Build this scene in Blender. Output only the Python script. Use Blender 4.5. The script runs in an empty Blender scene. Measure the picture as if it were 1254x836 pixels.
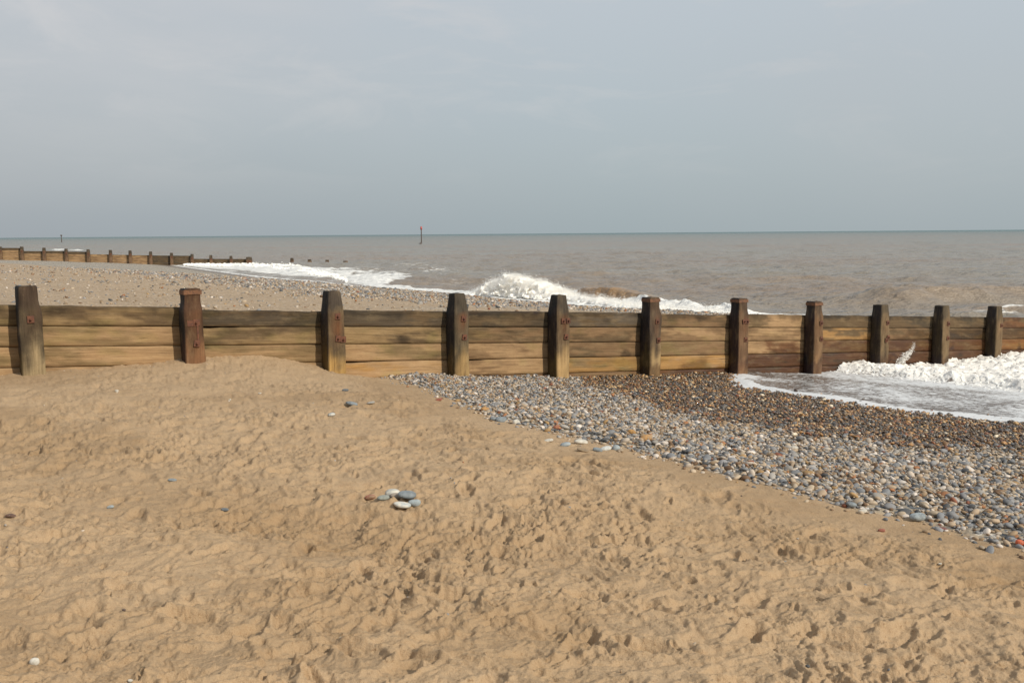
import bpy, math, random
import numpy as np
random.seed(7); rng = np.random.default_rng(11)
sc = bpy.context.scene
COL = sc.collection
E0 = 2.85                       # eye height above the sea; heights below are given from the eye, world z = rel + E0
# ------------------------------------------------------------------ camera
F = 1200.0
pitch = math.atan(132/1200); roll = -math.atan(10/1254)
ax = math.pi/2 - pitch
RX = np.array([[1,0,0],[0,math.cos(ax),-math.sin(ax)],[0,math.sin(ax),math.cos(ax)]])
RZ = np.array([[math.cos(roll),-math.sin(roll),0],[math.sin(roll),math.cos(roll),0],[0,0,1]])
R = RX @ RZ
def ray(px, py): return R @ np.array([(px-627)/F, -(py-418)/F, -1.0])
def on_plane(px, py, z):        # meeting of a sight line with the level z (from the eye)
    d = ray(px, py); return d*(z/d[2])
cam = bpy.data.cameras.new('camera'); co = bpy.data.objects.new('camera', cam); COL.objects.link(co)
cam.sensor_width = 36; cam.lens = 36*F/1254; cam.clip_start = .05; cam.clip_end = 30000
from mathutils import Matrix
M4 = Matrix([list(R[0])+[0], list(R[1])+[0], list(R[2])+[E0], [0,0,0,1]])
co.matrix_world = M4
sc.camera = co

# ------------------------------------------------------------------ noise
_T = np.random.default_rng(3).random((16,256,256))
_G = np.stack([np.cos(_T*2*np.pi), np.sin(_T*2*np.pi)], -1)
def pn(x, y, s=0):              # gradient noise, about -1..1
    x = np.asarray(x, float); y = np.asarray(y, float)
    xi = np.floor(x).astype(int); yi = np.floor(y).astype(int)
    fx = x-xi; fy = y-yi; g = _G[s % 16]
    u = fx*fx*fx*(fx*(fx*6-15)+10); v = fy*fy*fy*(fy*(fy*6-15)+10)
    def c(i, j):
        a = g[(xi+i) & 255, (yi+j) & 255]; return a[...,0]*(fx-i)+a[...,1]*(fy-j)
    return 1.5*((c(0,0)*(1-u)+c(1,0)*u)*(1-v)+(c(0,1)*(1-u)+c(1,1)*u)*v)
def fbm(x, y, o=4, s=0, g=.5):
    a = 1; f = 1; t = 0
    for i in range(o):
        t = t+a*pn(x*f+17.3*i, y*f-9.1*i, s+i); a *= g; f *= 2.03
    return t
def ridge(x, y, o=3, s=0):
    a = 1; f = 1; t = 0
    for i in range(o):
        t = t+a*(1-2*np.abs(pn(x*f+7.7*i, y*f+3.1*i, s+i))); a *= .5; f *= 2.1
    return t
def ss(a, b, x):
    t = np.clip((x-a)/(b-a), 0, 1); return t*t*(3-2*t)
def lerp(a, b, t): return a+(b-a)*t

# ------------------------------------------------------------------ objects
def mesh_np(name, V, Fq, attrs=None, mat=None, parent=None, smooth=True, loc=(0,0,0)):
    """V (n,3) world coordinates, Fq (m,k) faces or a list of such arrays"""
    if not isinstance(Fq, list): Fq = [Fq]
    me = bpy.data.meshes.new(name)
    V = np.asarray(V, np.float32)-np.asarray(loc, np.float32)
    me.vertices.add(len(V)); me.vertices.foreach_set('co', V.ravel())
    idx = np.concatenate([f.ravel() for f in Fq]).astype(np.int32)
    tot = np.concatenate([np.full(len(f), f.shape[1]) for f in Fq]).astype(np.int32)
    st = np.concatenate([[0], np.cumsum(tot)[:-1]]).astype(np.int32)
    me.loops.add(len(idx)); me.loops.foreach_set('vertex_index', idx)
    me.polygons.add(len(tot)); me.polygons.foreach_set('loop_start', st); me.polygons.foreach_set('loop_total', tot)
    me.polygons.foreach_set('use_smooth', np.full(len(tot), smooth))
    me.update(calc_edges=True)
    for k, a in (attrs or {}).items():
        a = np.asarray(a, np.float32)
        if a.ndim == 1:
            at = me.attributes.new(k, 'FLOAT', 'POINT'); at.data.foreach_set('value', a)
        elif k == 'gc':
            at = me.attributes.new(k, 'FLOAT_VECTOR', 'POINT'); at.data.foreach_set('vector', a.ravel())
        else:
            at = me.attributes.new(k, 'FLOAT_COLOR', 'POINT')
            at.data.foreach_set('color', np.c_[a, np.ones(len(a))].astype(np.float32).ravel())
    if mat: me.materials.append(mat)
    o = bpy.data.objects.new(name, me); COL.objects.link(o)
    o.location = loc
    if parent:
        o.parent = parent; o.location = tuple(np.array(loc)-world_loc(parent))
    return o
def world_loc(o):
    l = np.array(o.location)
    while o.parent: o = o.parent; l = l+np.array(o.location)
    return l
def empty(name, loc):
    o = bpy.data.objects.new(name, None); COL.objects.link(o); o.location = loc; return o
def tag(o, label=None, cat=None, group=None, kind=None):
    for k, v in (('label',label),('category',cat),('group',group),('kind',kind)):
        if v: o[k] = v
    return o
def quads(n, m, wrap=False):
    i = np.arange(n-1)[:,None]; j = np.arange(m if wrap else m-1)[None,:]; j2 = (j+1) % m
    return np.stack(np.broadcast_arrays(i*m+j, i*m+j2, (i+1)*m+j2, (i+1)*m+j), -1).reshape(-1,4)

# ------------------------------------------------------------------ materials
def new_mat(name):
    m = bpy.data.materials.new(name); m.use_nodes = True
    nt = m.node_tree; b = nt.nodes['Principled BSDF']; return m, nt, b
def nd(nt, t, **k):
    n = nt.nodes.new(t)
    for a, v in k.items():
        if a in n.inputs: n.inputs[a].default_value = v
        else: setattr(n, a, v)
    return n
def mixc(nt, fac, a, b, mode='MIX'):
    n = nt.nodes.new('ShaderNodeMix'); n.data_type = 'RGBA'; n.blend_type = mode
    for s, v in ((n.inputs[0], fac), (n.inputs[6], a), (n.inputs[7], b)):
        if isinstance(v, bpy.types.NodeSocket): nt.links.new(v, s)
        elif isinstance(v, (int, float)): s.default_value = v
        else: s.default_value = (*v, 1)
    return n.outputs[2]
def mth(nt, op, a, b=0.0, c=None):
    n = nt.nodes.new('ShaderNodeMath'); n.operation = op
    for i, v in enumerate((a, b, c)):
        if v is None: continue
        if isinstance(v, bpy.types.NodeSocket): nt.links.new(v, n.inputs[i])
        else: n.inputs[i].default_value = v
    return n.outputs[0]
def mrange(nt, v, a, b, c=0.0, d=1.0):
    n = nt.nodes.new('ShaderNodeMapRange'); nt.links.new(v, n.inputs[0])
    for i, x in enumerate((a, b, c, d)): n.inputs[i+1].default_value = x
    return n.outputs[0]
def attr(nt, name, out='Fac'):
    n = nt.nodes.new('ShaderNodeAttribute'); n.attribute_name = name; return n.outputs[out]
def noise(nt, vec, scale, detail=4, rough=.55, dist=0.0):
    n = nt.nodes.new('ShaderNodeTexNoise'); nt.links.new(vec, n.inputs['Vector'])
    n.inputs['Scale'].default_value = scale; n.inputs['Detail'].default_value = detail
    n.inputs['Roughness'].default_value = rough; n.inputs['Distortion'].default_value = dist
    return n.outputs['Fac']
def objco(nt): return nt.nodes.new('ShaderNodeTexCoord').outputs['Object']
def scalev(nt, v, s):
    n = nt.nodes.new('ShaderNodeMapping'); nt.links.new(v, n.inputs[0]); n.inputs['Scale'].default_value = s
    return n.outputs[0]
def bump(nt, h, strength, dist, b, nrm=None):
    n = nt.nodes.new('ShaderNodeBump'); nt.links.new(h, n.inputs['Height'])
    n.inputs['Strength'].default_value = strength; n.inputs['Distance'].default_value = dist
    if nrm: nt.links.new(nrm, n.inputs['Normal'])
    if b: nt.links.new(n.outputs[0], b.inputs['Normal'])
    return n.outputs[0]

def mat_sand():
    m, nt, b = new_mat('sand'); v = objco(nt)
    n1 = noise(nt, v, 1.3, 5, .6); n2 = noise(nt, v, 9, 5, .65); n3 = noise(nt, v, 260, 2, .6); n4 = noise(nt, v, 60, 3, .7)
    c = mixc(nt, mrange(nt, n1, .3, .7), (.345,.230,.131), (.385,.264,.156))
    c = mixc(nt, mrange(nt, n2, .52, .72), c, (.31,.192,.10))
    c = mixc(nt, mrange(nt, n3, .35, .7), c, (.44,.32,.20))
    c = mixc(nt, mrange(nt, n4, .60, .70, 0, .7), c, (.19,.112,.052))
    # damp sand and shade painted in hollows, then gravel under the shingle
    c = mixc(nt, mth(nt, 'MULTIPLY', attr(nt,'damp_shade'), .6), c, (.225,.135,.060))
    vo = nt.nodes.new('ShaderNodeTexVoronoi'); nt.links.new(v, vo.inputs['Vector']); vo.inputs['Scale'].default_value = 26
    sep = nt.nodes.new('ShaderNodeSeparateColor'); nt.links.new(vo.outputs['Color'], sep.inputs[0])
    g = mixc(nt, sep.outputs[0], (.22,.20,.17), (.42,.34,.24)); g = mixc(nt, mrange(nt, sep.outputs[1], .86, .9), g, (.62,.58,.52))
    g = mixc(nt, mrange(nt, sep.outputs[2], .7, .75), g, (.12,.13,.14))
    g = mixc(nt, attr(nt,'wet'), g, mixc(nt, .75, g, (.075,.045,.025)))
    c = mixc(nt, attr(nt,'gravel'), c, g)
    nt.links.new(c, b.inputs['Base Color'])
    nt.links.new(mrange(nt, attr(nt,'wet'), 0, 1, .95, .35), b.inputs['Roughness'])
    b.inputs['Specular IOR Level'].default_value = .25
    h = mth(nt, 'ADD', mth(nt, 'MULTIPLY', n4, 1.0), mth(nt, 'MULTIPLY', n3, .35))
    bump(nt, h, .8, .010, b)
    return m
def mat_wood():
    m, nt, b = new_mat('weathered_wood'); g = attr(nt, 'gc', 'Vector'); c = attr(nt, 'tint', 'Color')
    a = noise(nt, scalev(nt, g, (1.6, 34, 34)), 1.0, 5, .65, .6)
    a2 = noise(nt, scalev(nt, g, (5, 150, 150)), 1.0, 3, .6)
    k = noise(nt, scalev(nt, g, (3, 9, 9)), 1.0, 5, .7)
    cr = noise(nt, scalev(nt, g, (1.3, 62, 62)), 1.0, 3, .75, 1.2); sp = noise(nt, scalev(nt, g, (26, 60, 60)), 1.0, 3, .7)
    c = mixc(nt, mrange(nt, a, .30, .72, 0, .75), c, mixc(nt, 1.0, c, (.50,.46,.42), 'MULTIPLY'))
    c = mixc(nt, mrange(nt, a2, .5, .8, 0, .55), c, mixc(nt, 1.0, c, (.45,.40,.36), 'MULTIPLY'))
    c = mixc(nt, mrange(nt, k, .5, .78, 0, .3), c, (.36,.26,.14))
    c = mixc(nt, mrange(nt, cr, .60, .68, 0, .7), c, mixc(nt, 1.0, c, (.26,.22,.19), 'MULTIPLY'))
    c = mixc(nt, mrange(nt, sp, .58, .74, 0, .5), c, mixc(nt, 1.0, c, (.5,.45,.4), 'MULTIPLY'))
    nt.links.new(c, b.inputs['Base Color'])
    nt.links.new(mrange(nt, attr(nt,'wet'), 0, 1, .85, .5), b.inputs['Roughness'])
    b.inputs['Specular IOR Level'].default_value = .3
    h = mth(nt, 'ADD', mth(nt,'MULTIPLY',a,-1.0), mth(nt,'MULTIPLY',a2,-.4)); bump(nt, h, .7, .012, b)
    return m
def mat_rust(name='rusted_iron', base=(.085,.034,.022), alt=(.16,.06,.028)):
    m, nt, b = new_mat(name); v = objco(nt)
    c = mixc(nt, mrange(nt, noise(nt, v, 22, 5, .7), .35, .65), base, alt)
    c = mixc(nt, mrange(nt, noise(nt, v, 60, 3, .6), .55, .7), c, (.05,.025,.02))
    nt.links.new(c, b.inputs['Base Color']); b.inputs['Roughness'].default_value = .85
    bump(nt, noise(nt, v, 70, 4, .7), .6, .006, b)
    return m
def mat_pebble():
    m, nt, b = new_mat('shingle_stone'); v = objco(nt); c = attr(nt, 'tint', 'Color')
    c = mixc(nt, mrange(nt, noise(nt, v, 90, 4, .7), .4, .7, 0, .5), c, mixc(nt, 1.0, c, (.62,.6,.58), 'MULTIPLY'))
    nt.links.new(c, b.inputs['Base Color'])
    nt.links.new(mrange(nt, attr(nt,'wet'), 0, 1, .7, .3), b.inputs['Roughness'])
    b.inputs['Specular IOR Level'].default_value = .4
    return m
def mat_stone(name, col, col2=None):
    m, nt, b = new_mat(name); v = objco(nt)
    col2 = col2 or tuple(x*.62 for x in col)
    c = mixc(nt, mrange(nt, noise(nt, v, 28, 5, .65), .42, .66), col, col2)
    c = mixc(nt, mrange(nt, noise(nt, v, 160, 2, .6), .6, .75, 0, .5), c, (.6,.57,.5))
    nt.links.new(c, b.inputs['Base Color']); b.inputs['Roughness'].default_value = .75
    bump(nt, noise(nt, v, 90, 4, .6), .25, .004, b)
    return m
def mat_foam():
    m, nt, b = new_mat('sea_foam'); v = objco(nt)
    c = mixc(nt, mrange(nt, noise(nt, v, 9, 5, .6), .4, .7), (.90,.875,.82), (.82,.77,.68))
    nt.links.new(c, b.inputs['Base Color']); b.inputs['Roughness'].default_value = .6
    b.inputs['Specular IOR Level'].default_value = .3
    b.inputs['Subsurface Weight'].default_value = .8; b.inputs['Subsurface Radius'].default_value = (1,.95,.9); b.inputs['Subsurface Scale'].default_value = .12
    bump(nt, noise(nt, v, 26, 5, .65), .35, .02, b)
    return m
def mat_sea(name='sea_water', shallow=False):
    m, nt, b = new_mat(name); v = objco(nt)
    f = attr(nt, 'foam'); far = attr(nt, 'far'); silt = attr(nt, 'silt')
    c = mixc(nt, far, (.245,.220,.182), (.020,.080,.076))
    p = noise(nt, scalev(nt, v, (.012,.03,.02)), 1.0, 4, .6)
    c = mixc(nt, mth(nt, 'MULTIPLY', mrange(nt, p, .42, .66, 0, .75), mth(nt, 'SUBTRACT', 1.0, far)), c, (.235,.165,.115))
    c = mixc(nt, silt, c, (.30,.185,.09))
    if shallow:                              # thin water with the dark shingle showing through
        w1 = noise(nt, scalev(nt, v, (1,1,1)), 16, 4, .65)
        c = mixc(nt, mrange(nt, w1, .38, .62), (.085,.06,.045), (.21,.185,.165))
    nt.links.new(mrange(nt, far, 0, 1, .45, .22), b.inputs['Specular IOR Level'])
    # foam broken into lace
    rv = nt.nodes.new('ShaderNodeMapping'); nt.links.new(v, rv.inputs[0])
    rv.inputs['Rotation'].default_value = (0,0,math.radians(44 if not shallow else 30)); rv.inputs['Scale'].default_value = (.45,1.2,1) if not shallow else (1,2.4,1)
    l = noise(nt, rv.outputs[0], 2.2 if not shallow else 9, 6, .68, .8)
    th = mth(nt, 'SUBTRACT', 1.0, f)
    th2 = mrange(nt, th, 0, 1, .18, .82)
    lace = mrange(nt, mth(nt, 'SUBTRACT', l, th2), -.02, .09)
    ff = mth(nt, 'MULTIPLY', lace, mrange(nt, f, 0, .12))
    c = mixc(nt, ff, c, (.74,.735,.71) if not shallow else mixc(nt, attr(nt,'silt'), (.60,.61,.62), (.80,.77,.72)))
    nt.links.new(c, b.inputs['Base Color'])
    nt.links.new(mrange(nt, ff, 0, 1, .26 if not shallow else .2, .6), b.inputs['Roughness'])
    b.inputs['IOR'].default_value = 1.33
    s = (.55,1,1)
    h = mth(nt, 'ADD', noise(nt, scalev(nt, v, (.35,1.1,1)), .9, 5, .6), mth(nt, 'MULTIPLY', noise(nt, scalev(nt, v, s), 5.5, 4, .6), .22))
    if shallow: h = noise(nt, scalev(nt, v, (1,1.6,1)), 9, 5, .65)
    bump(nt, h, 1.0 if not shallow else .6, .6 if not shallow else .03, b)
    return m
def flat_mat(name, col, rough=.6):
    m, nt, b = new_mat(name); v = objco(nt)
    c = mixc(nt, mrange(nt, noise(nt, v, 3, 4, .6), .35, .7), col, tuple(x*.65 for x in col))
    nt.links.new(c, b.inputs['Base Color']); b.inputs['Roughness'].default_value = rough
    return m
SAND = mat_sand(); WOOD = mat_wood(); RUST = mat_rust(); PEB = mat_pebble(); FOAM = mat_foam()
SEA = mat_sea(); SWASH = mat_sea('swash_water', True)

# ------------------------------------------------------------------ lie of the land
G0 = np.array([-5.516, 10.983]); G0z = -.755
gv = np.array([1.57747, .98390]); gl = np.linalg.norm(gv); gd = gv/gl; gn = np.array([-gd[1], gd[0]]); GS = -.1097/gl
def ab(x, y):                    # along the near groyne (seaward +) and across it (away from the camera +)
    dx = x-G0[0]; dy = y-G0[1]; return dx*gd[0]+dy*gd[1], dx*gn[0]+dy*gn[1]
def rail(a): return G0z+GS*a     # top of the planks
_s = [-400,-60,-20,-6,0,2.2,4,5.9,7.75,9.6,11.5,13.3,15.2,17.1,25,50,100,400,12000]
_z = [-.2,-.4,-.9,-1.36,-1.49,-1.52,-1.60,-1.82,-2.06,-2.20,-2.35,-2.48,-2.66,-2.79,-3.5,-5,-8,-12,-14]
def near_s(x, y): return .8*x+.6*y
def near_rel(x, y, wall=True):
    s = near_s(x, y); z = 0
    for d in (-.9,-.45,0,.45,.9): z = z+np.interp(s+d, _s, _z)/5
    a, b = ab(x, y)
    z = z+.17*np.exp(-((a-2.55)/1.15)**2)*np.exp(-np.abs(b)/.7)-.05*np.exp(-((a-4.1)/.5)**2)*np.exp(-np.abs(b)/.5)
    z = z+.035*fbm(x/2.7, y/2.7, 3, 2)
    if wall: z = z-.75*ss(.1, .6, b)
    return z
def hit(px, py, wall=True):                 # sight line meets the near beach
    d = ray(px, py); lo, hi = 1.0, 60.0
    for i in range(50):
        m = (lo+hi)/2; P = d*m
        if P[2] < near_rel(P[0], P[1], wall): hi = m
        else: lo = m
    return d*lo
def hit_far(px, py):
    d = ray(px, py); lo, hi = 13.5, 400.0
    for i in range(50):
        m = (lo+hi)/2; P = d*m
        if P[2] < far_rel(P[0], P[1]): hi = m
        else: lo = m
    return d*lo
SEAZ = -2.85
SH = [on_plane(px, py, SEAZ)[:2] for px, py in [(200,323.5),(315,339.5),(372,344.5),(458,353),(545,359),(620,367),(680,372),(760,380)]]
SHORE = np.array([(-900,700),(-400,420),(-130,200),(-55,124)]+[tuple(p) for p in SH]+[(12.5,29),(17,25.5),(40,8),(300,-200),(1500,-1200)])
def shore(x, y):                 # signed distance to the far shoreline (sea +) and arc length
    best = np.full(np.shape(x), 1e9); sg = np.zeros(np.shape(x)); arc = np.zeros(np.shape(x)); L = 0
    for i in range(len(SHORE)-1):
        p, q = SHORE[i], SHORE[i+1]; d = q-p; l = math.hypot(*d); d = d/l
        t = np.clip((x-p[0])*d[0]+(y-p[1])*d[1], 0, l)
        ex = x-p[0]-t*d[0]; ey = y-p[1]-t*d[1]; r = np.hypot(ex, ey); w = r < best
        sg = np.where(w, np.sign(ex*(-d[1])+ey*d[0]+1e-9), sg); arc = np.where(w, L+t, arc); best = np.where(w, r, best)
        L += l
    return best*sg, arc
def far_rel(x, y):
    d, _ = shore(x, y); a, b = ab(x, y)
    land = np.interp(-d, [0,6,14,22,28,60,400], [0,.62,1.26,1.72,2.12,2.5,2.9])
    land = land*lerp(1.0, .56, ss(48, 92, y))
    z = SEAZ+np.where(d > 0, -.05*np.minimum(d, 80), land)
    z = z+.03*fbm(x/3.1, y/3.1, 3, 5)*ss(-2,-6, d)
    top = rail(a)-.045+.035*pn(a*1.3, a*.2, 6)      # sand banked up against the planks
    w = np.exp(-np.abs(b)/1.4)*ss(10, 5, a)
    z = z*(1-w)+np.minimum(top, z+.35)*w
    return np.where(b < 4, np.minimum(z, rail(a)-.03+.05*b), z)

# ------------------------------------------------------------------ beach: one sheet, dense where the camera looks
edge_px = [(440,455),(478,462),(520,478),(560,493),(600,512),(640,522),(700,535),(740,545),(800,558),(850,573),(900,586),(960,602),(1050,627),(1120,640),(1180,655),(1254,671)]
_e = np.array([hit(*p, False)[:2] for p in edge_px]); _et = -.6*_e[:,0]+.8*_e[:,1]; _es = near_s(_e[:,0], _e[:,1]); _o = np.argsort(_et)
def shing(x, y):                 # metres inside the shingle bank
    t = -.6*x+.8*y
    return near_s(x, y)-np.interp(t, _et[_o], _es[_o])+.10*fbm(x*1.6, y*1.6, 3, 8)
wet_px = [(700,452),(760,482),(850,508),(1000,538),(1100,548),(1254,556)]
_w = np.array([hit(*p, False)[:2] for p in wet_px]); _wt = -.6*_w[:,0]+.8*_w[:,1]; _ws = near_s(_w[:,0], _w[:,1]); _wo = np.argsort(_wt)
def wetness(x, y):  # dark sea-wet stones
    t = -.6*x+.8*y; d = near_s(x, y)-np.interp(t, _wt[_wo], _ws[_wo])
    return ss(-.12, .22, d+.35+.45*fbm(x*1.3, y*1.3, 3, 4))

r = np.concatenate([1/np.linspace(1/.35, 1/2.5, 26)[:-1], 1/np.linspace(1/2.5, 1/22.0, 760), np.geomspace(22.5, 12000, 70)])
th = np.concatenate([np.linspace(-180, -44, 70)[:-1], np.linspace(-44, 44, 1380), np.linspace(44, 180, 71)[1:-1]])*math.pi/180
RR, TT = np.meshgrid(r, th, indexing='ij'); X = RR*np.sin(TT); Y = RR*np.cos(TT)
Z = near_rel(X, Y)
sh = shing(X, Y); A_, B_ = ab(X, Y)
calm = ss(-.9, -.1, sh)                                 # smooth sand close to the shingle
calm2 = np.maximum(calm, .35*ss(-3.0, -.6, B_))
amp = (1-.72*calm2)*ss(60, 25, RR)
amp = amp*(.75+.5*ss(-.4,.5, fbm(X*.35, Y*.35, 2, 12)))
wx = X+.10*fbm(X*2.2, Y*2.2, 3, 1); wy = Y+.10*fbm(X*2.2+5, Y*2.2-3, 3, 2)
det = .026*fbm(wx*1.5, wy*1.5, 3, 3)+.0125*fbm(wx*5.0, wy*5.0, 4, 6, .62)
rd = ridge(wx*3.4, wy*3.4, 3, 9)
det += .010*rd*ss(.0,.9, rd)
m = ss(-.25,.5, fbm(X*1.1+3, Y*1.1, 2, 14))
cl = fbm(wx*13, wy*13, 2, 10)
det += (.45+.6*m)*(.012*ss(.10,.26,cl)-.009*ss(-.18,-.36,cl))+.0045*fbm(X*38, Y*38, 2, 11)*(.6+.8*m)
cl = pn(wx*22+8, wy*22, 15); det += (.2+.8*m)*(.006*ss(.15,.35,cl)-.007*ss(-.25,-.4,cl))
# footprints and scuffs
fp = np.zeros_like(X)
inv = 1/r
def stamp(px, py, ang, L, W, D, kind):
    rad = max(L, W)*1.6+.08
    rc = math.hypot(px, py); tc = math.atan2(px, py)
    i0 = np.searchsorted(r, rc-rad); i1 = np.searchsorted(r, rc+rad)
    dt = rad/max(rc-rad, .5); j0 = np.searchsorted(th, tc-dt); j1 = np.searchsorted(th, tc+dt)
    if i1-i0 < 3 or j1-j0 < 3: return
    x = X[i0:i1,j0:j1]-px; y = Y[i0:i1,j0:j1]-py
    nx_ = wx[i0:i1,j0:j1]-X[i0:i1,j0:j1]; ny_ = wy[i0:i1,j0:j1]-Y[i0:i1,j0:j1]
    x = x+.35*nx_+.010*pn(X[i0:i1,j0:j1]*28, Y[i0:i1,j0:j1]*28, 7); y = y+.35*ny_+.010*pn(X[i0:i1,j0:j1]*28, Y[i0:i1,j0:j1]*28, 8)
    c, s = math.cos(ang), math.sin(ang); u = (x*c+y*s)/(L/2); v = (-x*s+y*c)/(W/2)
    v = v/(1-.28*np.clip(-np.abs(u-.1)*.0+ss(-.6,.4,-u)*0+.0, 0, 1))
    w = np.sqrt(u*u+v*v)
    steep = .42 if kind else .6
    bowl = -(1-ss(1-steep, 1.02, w))*(1+.55*u*(kind))
    rim = np.exp(-((w-1.18)/.20)**2)*(.42+.35*pn(u*2+px*9, v*2+py*9, 5)+.35*np.sign(u)*np.clip(np.abs(u),0,1)*.6)
    fl = fp[i0:i1,j0:j1]
    k = 1-ss(.7,1.0,w)
    fl *= 1-.8*k
    fl += D*(bowl+rim)
for i in range(6500):
    px = rng.uniform(-8, 8); py = rng.uniform(1.6, 14.5)
    if rng.random() > 1.15-.05*py: continue
    if shing(np.array(px), np.array(py)) > -.45: continue
    a_, b_ = ab(px, py)
    if b_ > -.5 or (b_ > -3 and rng.random() < .4): continue
    ang = rng.choice([.5, .62, 2.6, 1.9])+rng.normal(0,.35)
    dd = rng.uniform(.006,.024)*(.8 if py > 8 else 1)
    if rng.random() < .38: stamp(px, py, ang, rng.uniform(.22,.30), rng.uniform(.10,.14), dd, 1)
    else: stamp(px, py, rng.uniform(0,3.1), rng.uniform(.04,.16), rng.uniform(.03,.075), dd*.8, 0)
for i in range(230):
    px = rng.uniform(-7, 7); py = rng.uniform(2.2, 11.5)
    if shing(np.array(px), np.array(py)) > -.3 or ab(px, py)[1] > -1.2: continue
    stamp(px, py, rng.choice([.55, 2.6, 1.7])+rng.normal(0,.3), rng.uniform(.24,.29), rng.uniform(.09,.11), rng.uniform(.012,.024), 1)
    for q in range(3): stamp(px+rng.normal(0,.25), py+rng.normal(0,.25), rng.uniform(0,3.1), rng.uniform(.03,.08), rng.uniform(.02,.045), rng.uniform(.008,.018), 0)
Z = Z+amp*det+fp*(1-.6*calm)*ss(30,16,RR)+.045*ss(-.02,.5,sh)*ss(-.05,-.4,B_)*0+.03*ss(0,.35,sh)
damp_shade = np.clip(ss(.012,.035,-fp)*.28+ss(.0,.7, fbm(X*.45, Y*.45+4, 5, 13, .6))*.5, 0, 1)  # shade painted into footprint pits, plus random moist patches
for (qx, qy, L_, W_, an) in ((300,615,1.5,.45,-.5),(420,650,1.6,.35,-.35),(1010,665,1.8,.4,-.3)):
    P = hit(qx, qy); c_, s_ = math.cos(an), math.sin(an); u_ = ((X-P[0])*c_+(Y-P[1])*s_)/L_; v_ = (-(X-P[0])*s_+(Y-P[1])*c_)/W_
    g_ = np.exp(-u_**2-v_**2); damp_shade = np.clip(damp_shade+g_*.35, 0, 1); Z = Z-.035*g_  # shallow hollow, its shade painted into the sand colour
grav = ss(-.02,.12, sh)
# gravel drift at the foot of the first post
grav = np.maximum(grav, 0)
V = np.stack([X, Y, Z+E0], -1).reshape(-1,3)
Fq = quads(len(r), len(th), True)
V = np.vstack([V, [[0,0,near_rel(np.array(0.),np.array(0.))+E0]]])
cap = np.stack([np.full(len(th), len(V)-1), (np.arange(len(th))+1) % len(th), np.arange(len(th))], -1)
Fq = Fq[:, ::-1]
wetv = wetness(X, Y)*grav
ex = lambda q: np.append(q.ravel(), 0)
beach = mesh_np('beach', V, [Fq, cap[:, ::-1]], dict(damp_shade=ex(damp_shade), gravel=ex(grav), wet=ex(wetv)), SAND)
tag(beach, 'trampled tan sand beach in front of the timber groyne', kind='structure')
def near_surface(x, y):          # world height of the finished sand
    rc = np.hypot(x, y); t = np.arctan2(x, y)
    i = np.clip(np.searchsorted(r, rc), 1, len(r)-1); j = np.clip(np.searchsorted(th, t), 1, len(th)-1)
    fi = (rc-r[i-1])/(r[i]-r[i-1]); fj = (t-th[j-1])/(th[j]-th[j-1])
    return (Z[i-1,j-1]*(1-fi)*(1-fj)+Z[i,j-1]*fi*(1-fj)+Z[i-1,j]*(1-fi)*fj+Z[i,j]*fi*fj)+E0

# the beach on the other side of the groyne
al = np.concatenate([-np.geomspace(900, 30, 40), np.linspace(-29.5, 30, 560), np.geomspace(31, 400, 22)])
bl = np.concatenate([np.linspace(.035, 2, 22)[:-1], np.geomspace(2, 900, 430)])
AA, BB = np.meshgrid(al, bl, indexing='ij')
XF = G0[0]+AA*gd[0]+BB*gn[0]; YF = G0[1]+AA*gd[1]+BB*gn[1]
dF, _ = shore(XF, YF)
ZF = far_rel(XF, YF)
mf = ss(0,-5,dF)
ZF = ZF+.02*fbm(XF*1.5, YF*1.5, 4, 3)*ss(200,40,BB)*ss(.0,.4,BB)*(.3+.7*mf)
# shingle lies in a band along the water, sand to landward
gF = ss(-15,-10.5, dF+1.6*fbm(XF*.35, YF*.35, 3, 7)+ss(50,90,YF)*6)*ss(-.0,-.5,dF)
gF = np.maximum(gF, .38); gF = np.maximum(gF, .75*ss(.15,.5, fbm(XF*.5, YF*.5, 4, 9))*ss(50,20,YF)*ss(-7,0,XF))
wF = ss(-2.0,-.6,dF)
fb = mesh_np('far_beach', np.stack([XF,YF,ZF+E0],-1).reshape(-1,3), quads(len(al), len(bl)),
             dict(damp_shade=(ss(.1,.6,fbm(XF*.6,YF*.6,4,2))*.35+ss(-3,-1,dF)*.6).ravel(), gravel=gF.ravel(), wet=wF.ravel()), SAND)
tag(fb, 'sand and shingle beach beyond the timber groyne', kind='structure')

# ------------------------------------------------------------------ shingle
PAL = np.array([(.23,.255,.28),(.30,.32,.34),(.40,.40,.38),(.48,.39,.28),(.52,.45,.34),(.36,.27,.17),(.22,.14,.08),(.42,.20,.09),(.10,.11,.12),(.74,.71,.66),(.30,.12,.07),(.44,.30,.14),(.60,.55,.47)])
PAL = PAL*np.array([.77,.71,.67])
PWT = np.array([13,15,13,13,12,11,7,1.8,7,7,.7,2.5,9.]); PWT /= PWT.sum()
WPAL = np.array([(.055,.05,.045),(.09,.07,.05),(.15,.085,.04),(.24,.13,.05),(.30,.20,.10),(.045,.03,.022),(.13,.05,.022),(.42,.36,.27),(.10,.10,.10)])
WPAL = WPAL*1.45
WWT = np.array([18,20,17,10,6,16,7,3,6.]); WWT /= WWT.sum()
def ico(sub):
    import bmesh
    bm = bmesh.new(); bmesh.ops.create_icosphere(bm, subdivisions=sub, radius=1)
    v = np.array([q.co[:] for q in bm.verts]); f = np.array([[q.index for q in p.verts] for p in bm.faces]); bm.free(); return v, f
IC = {1: ico(1), 2: ico(2), 3: ico(3)}
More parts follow.
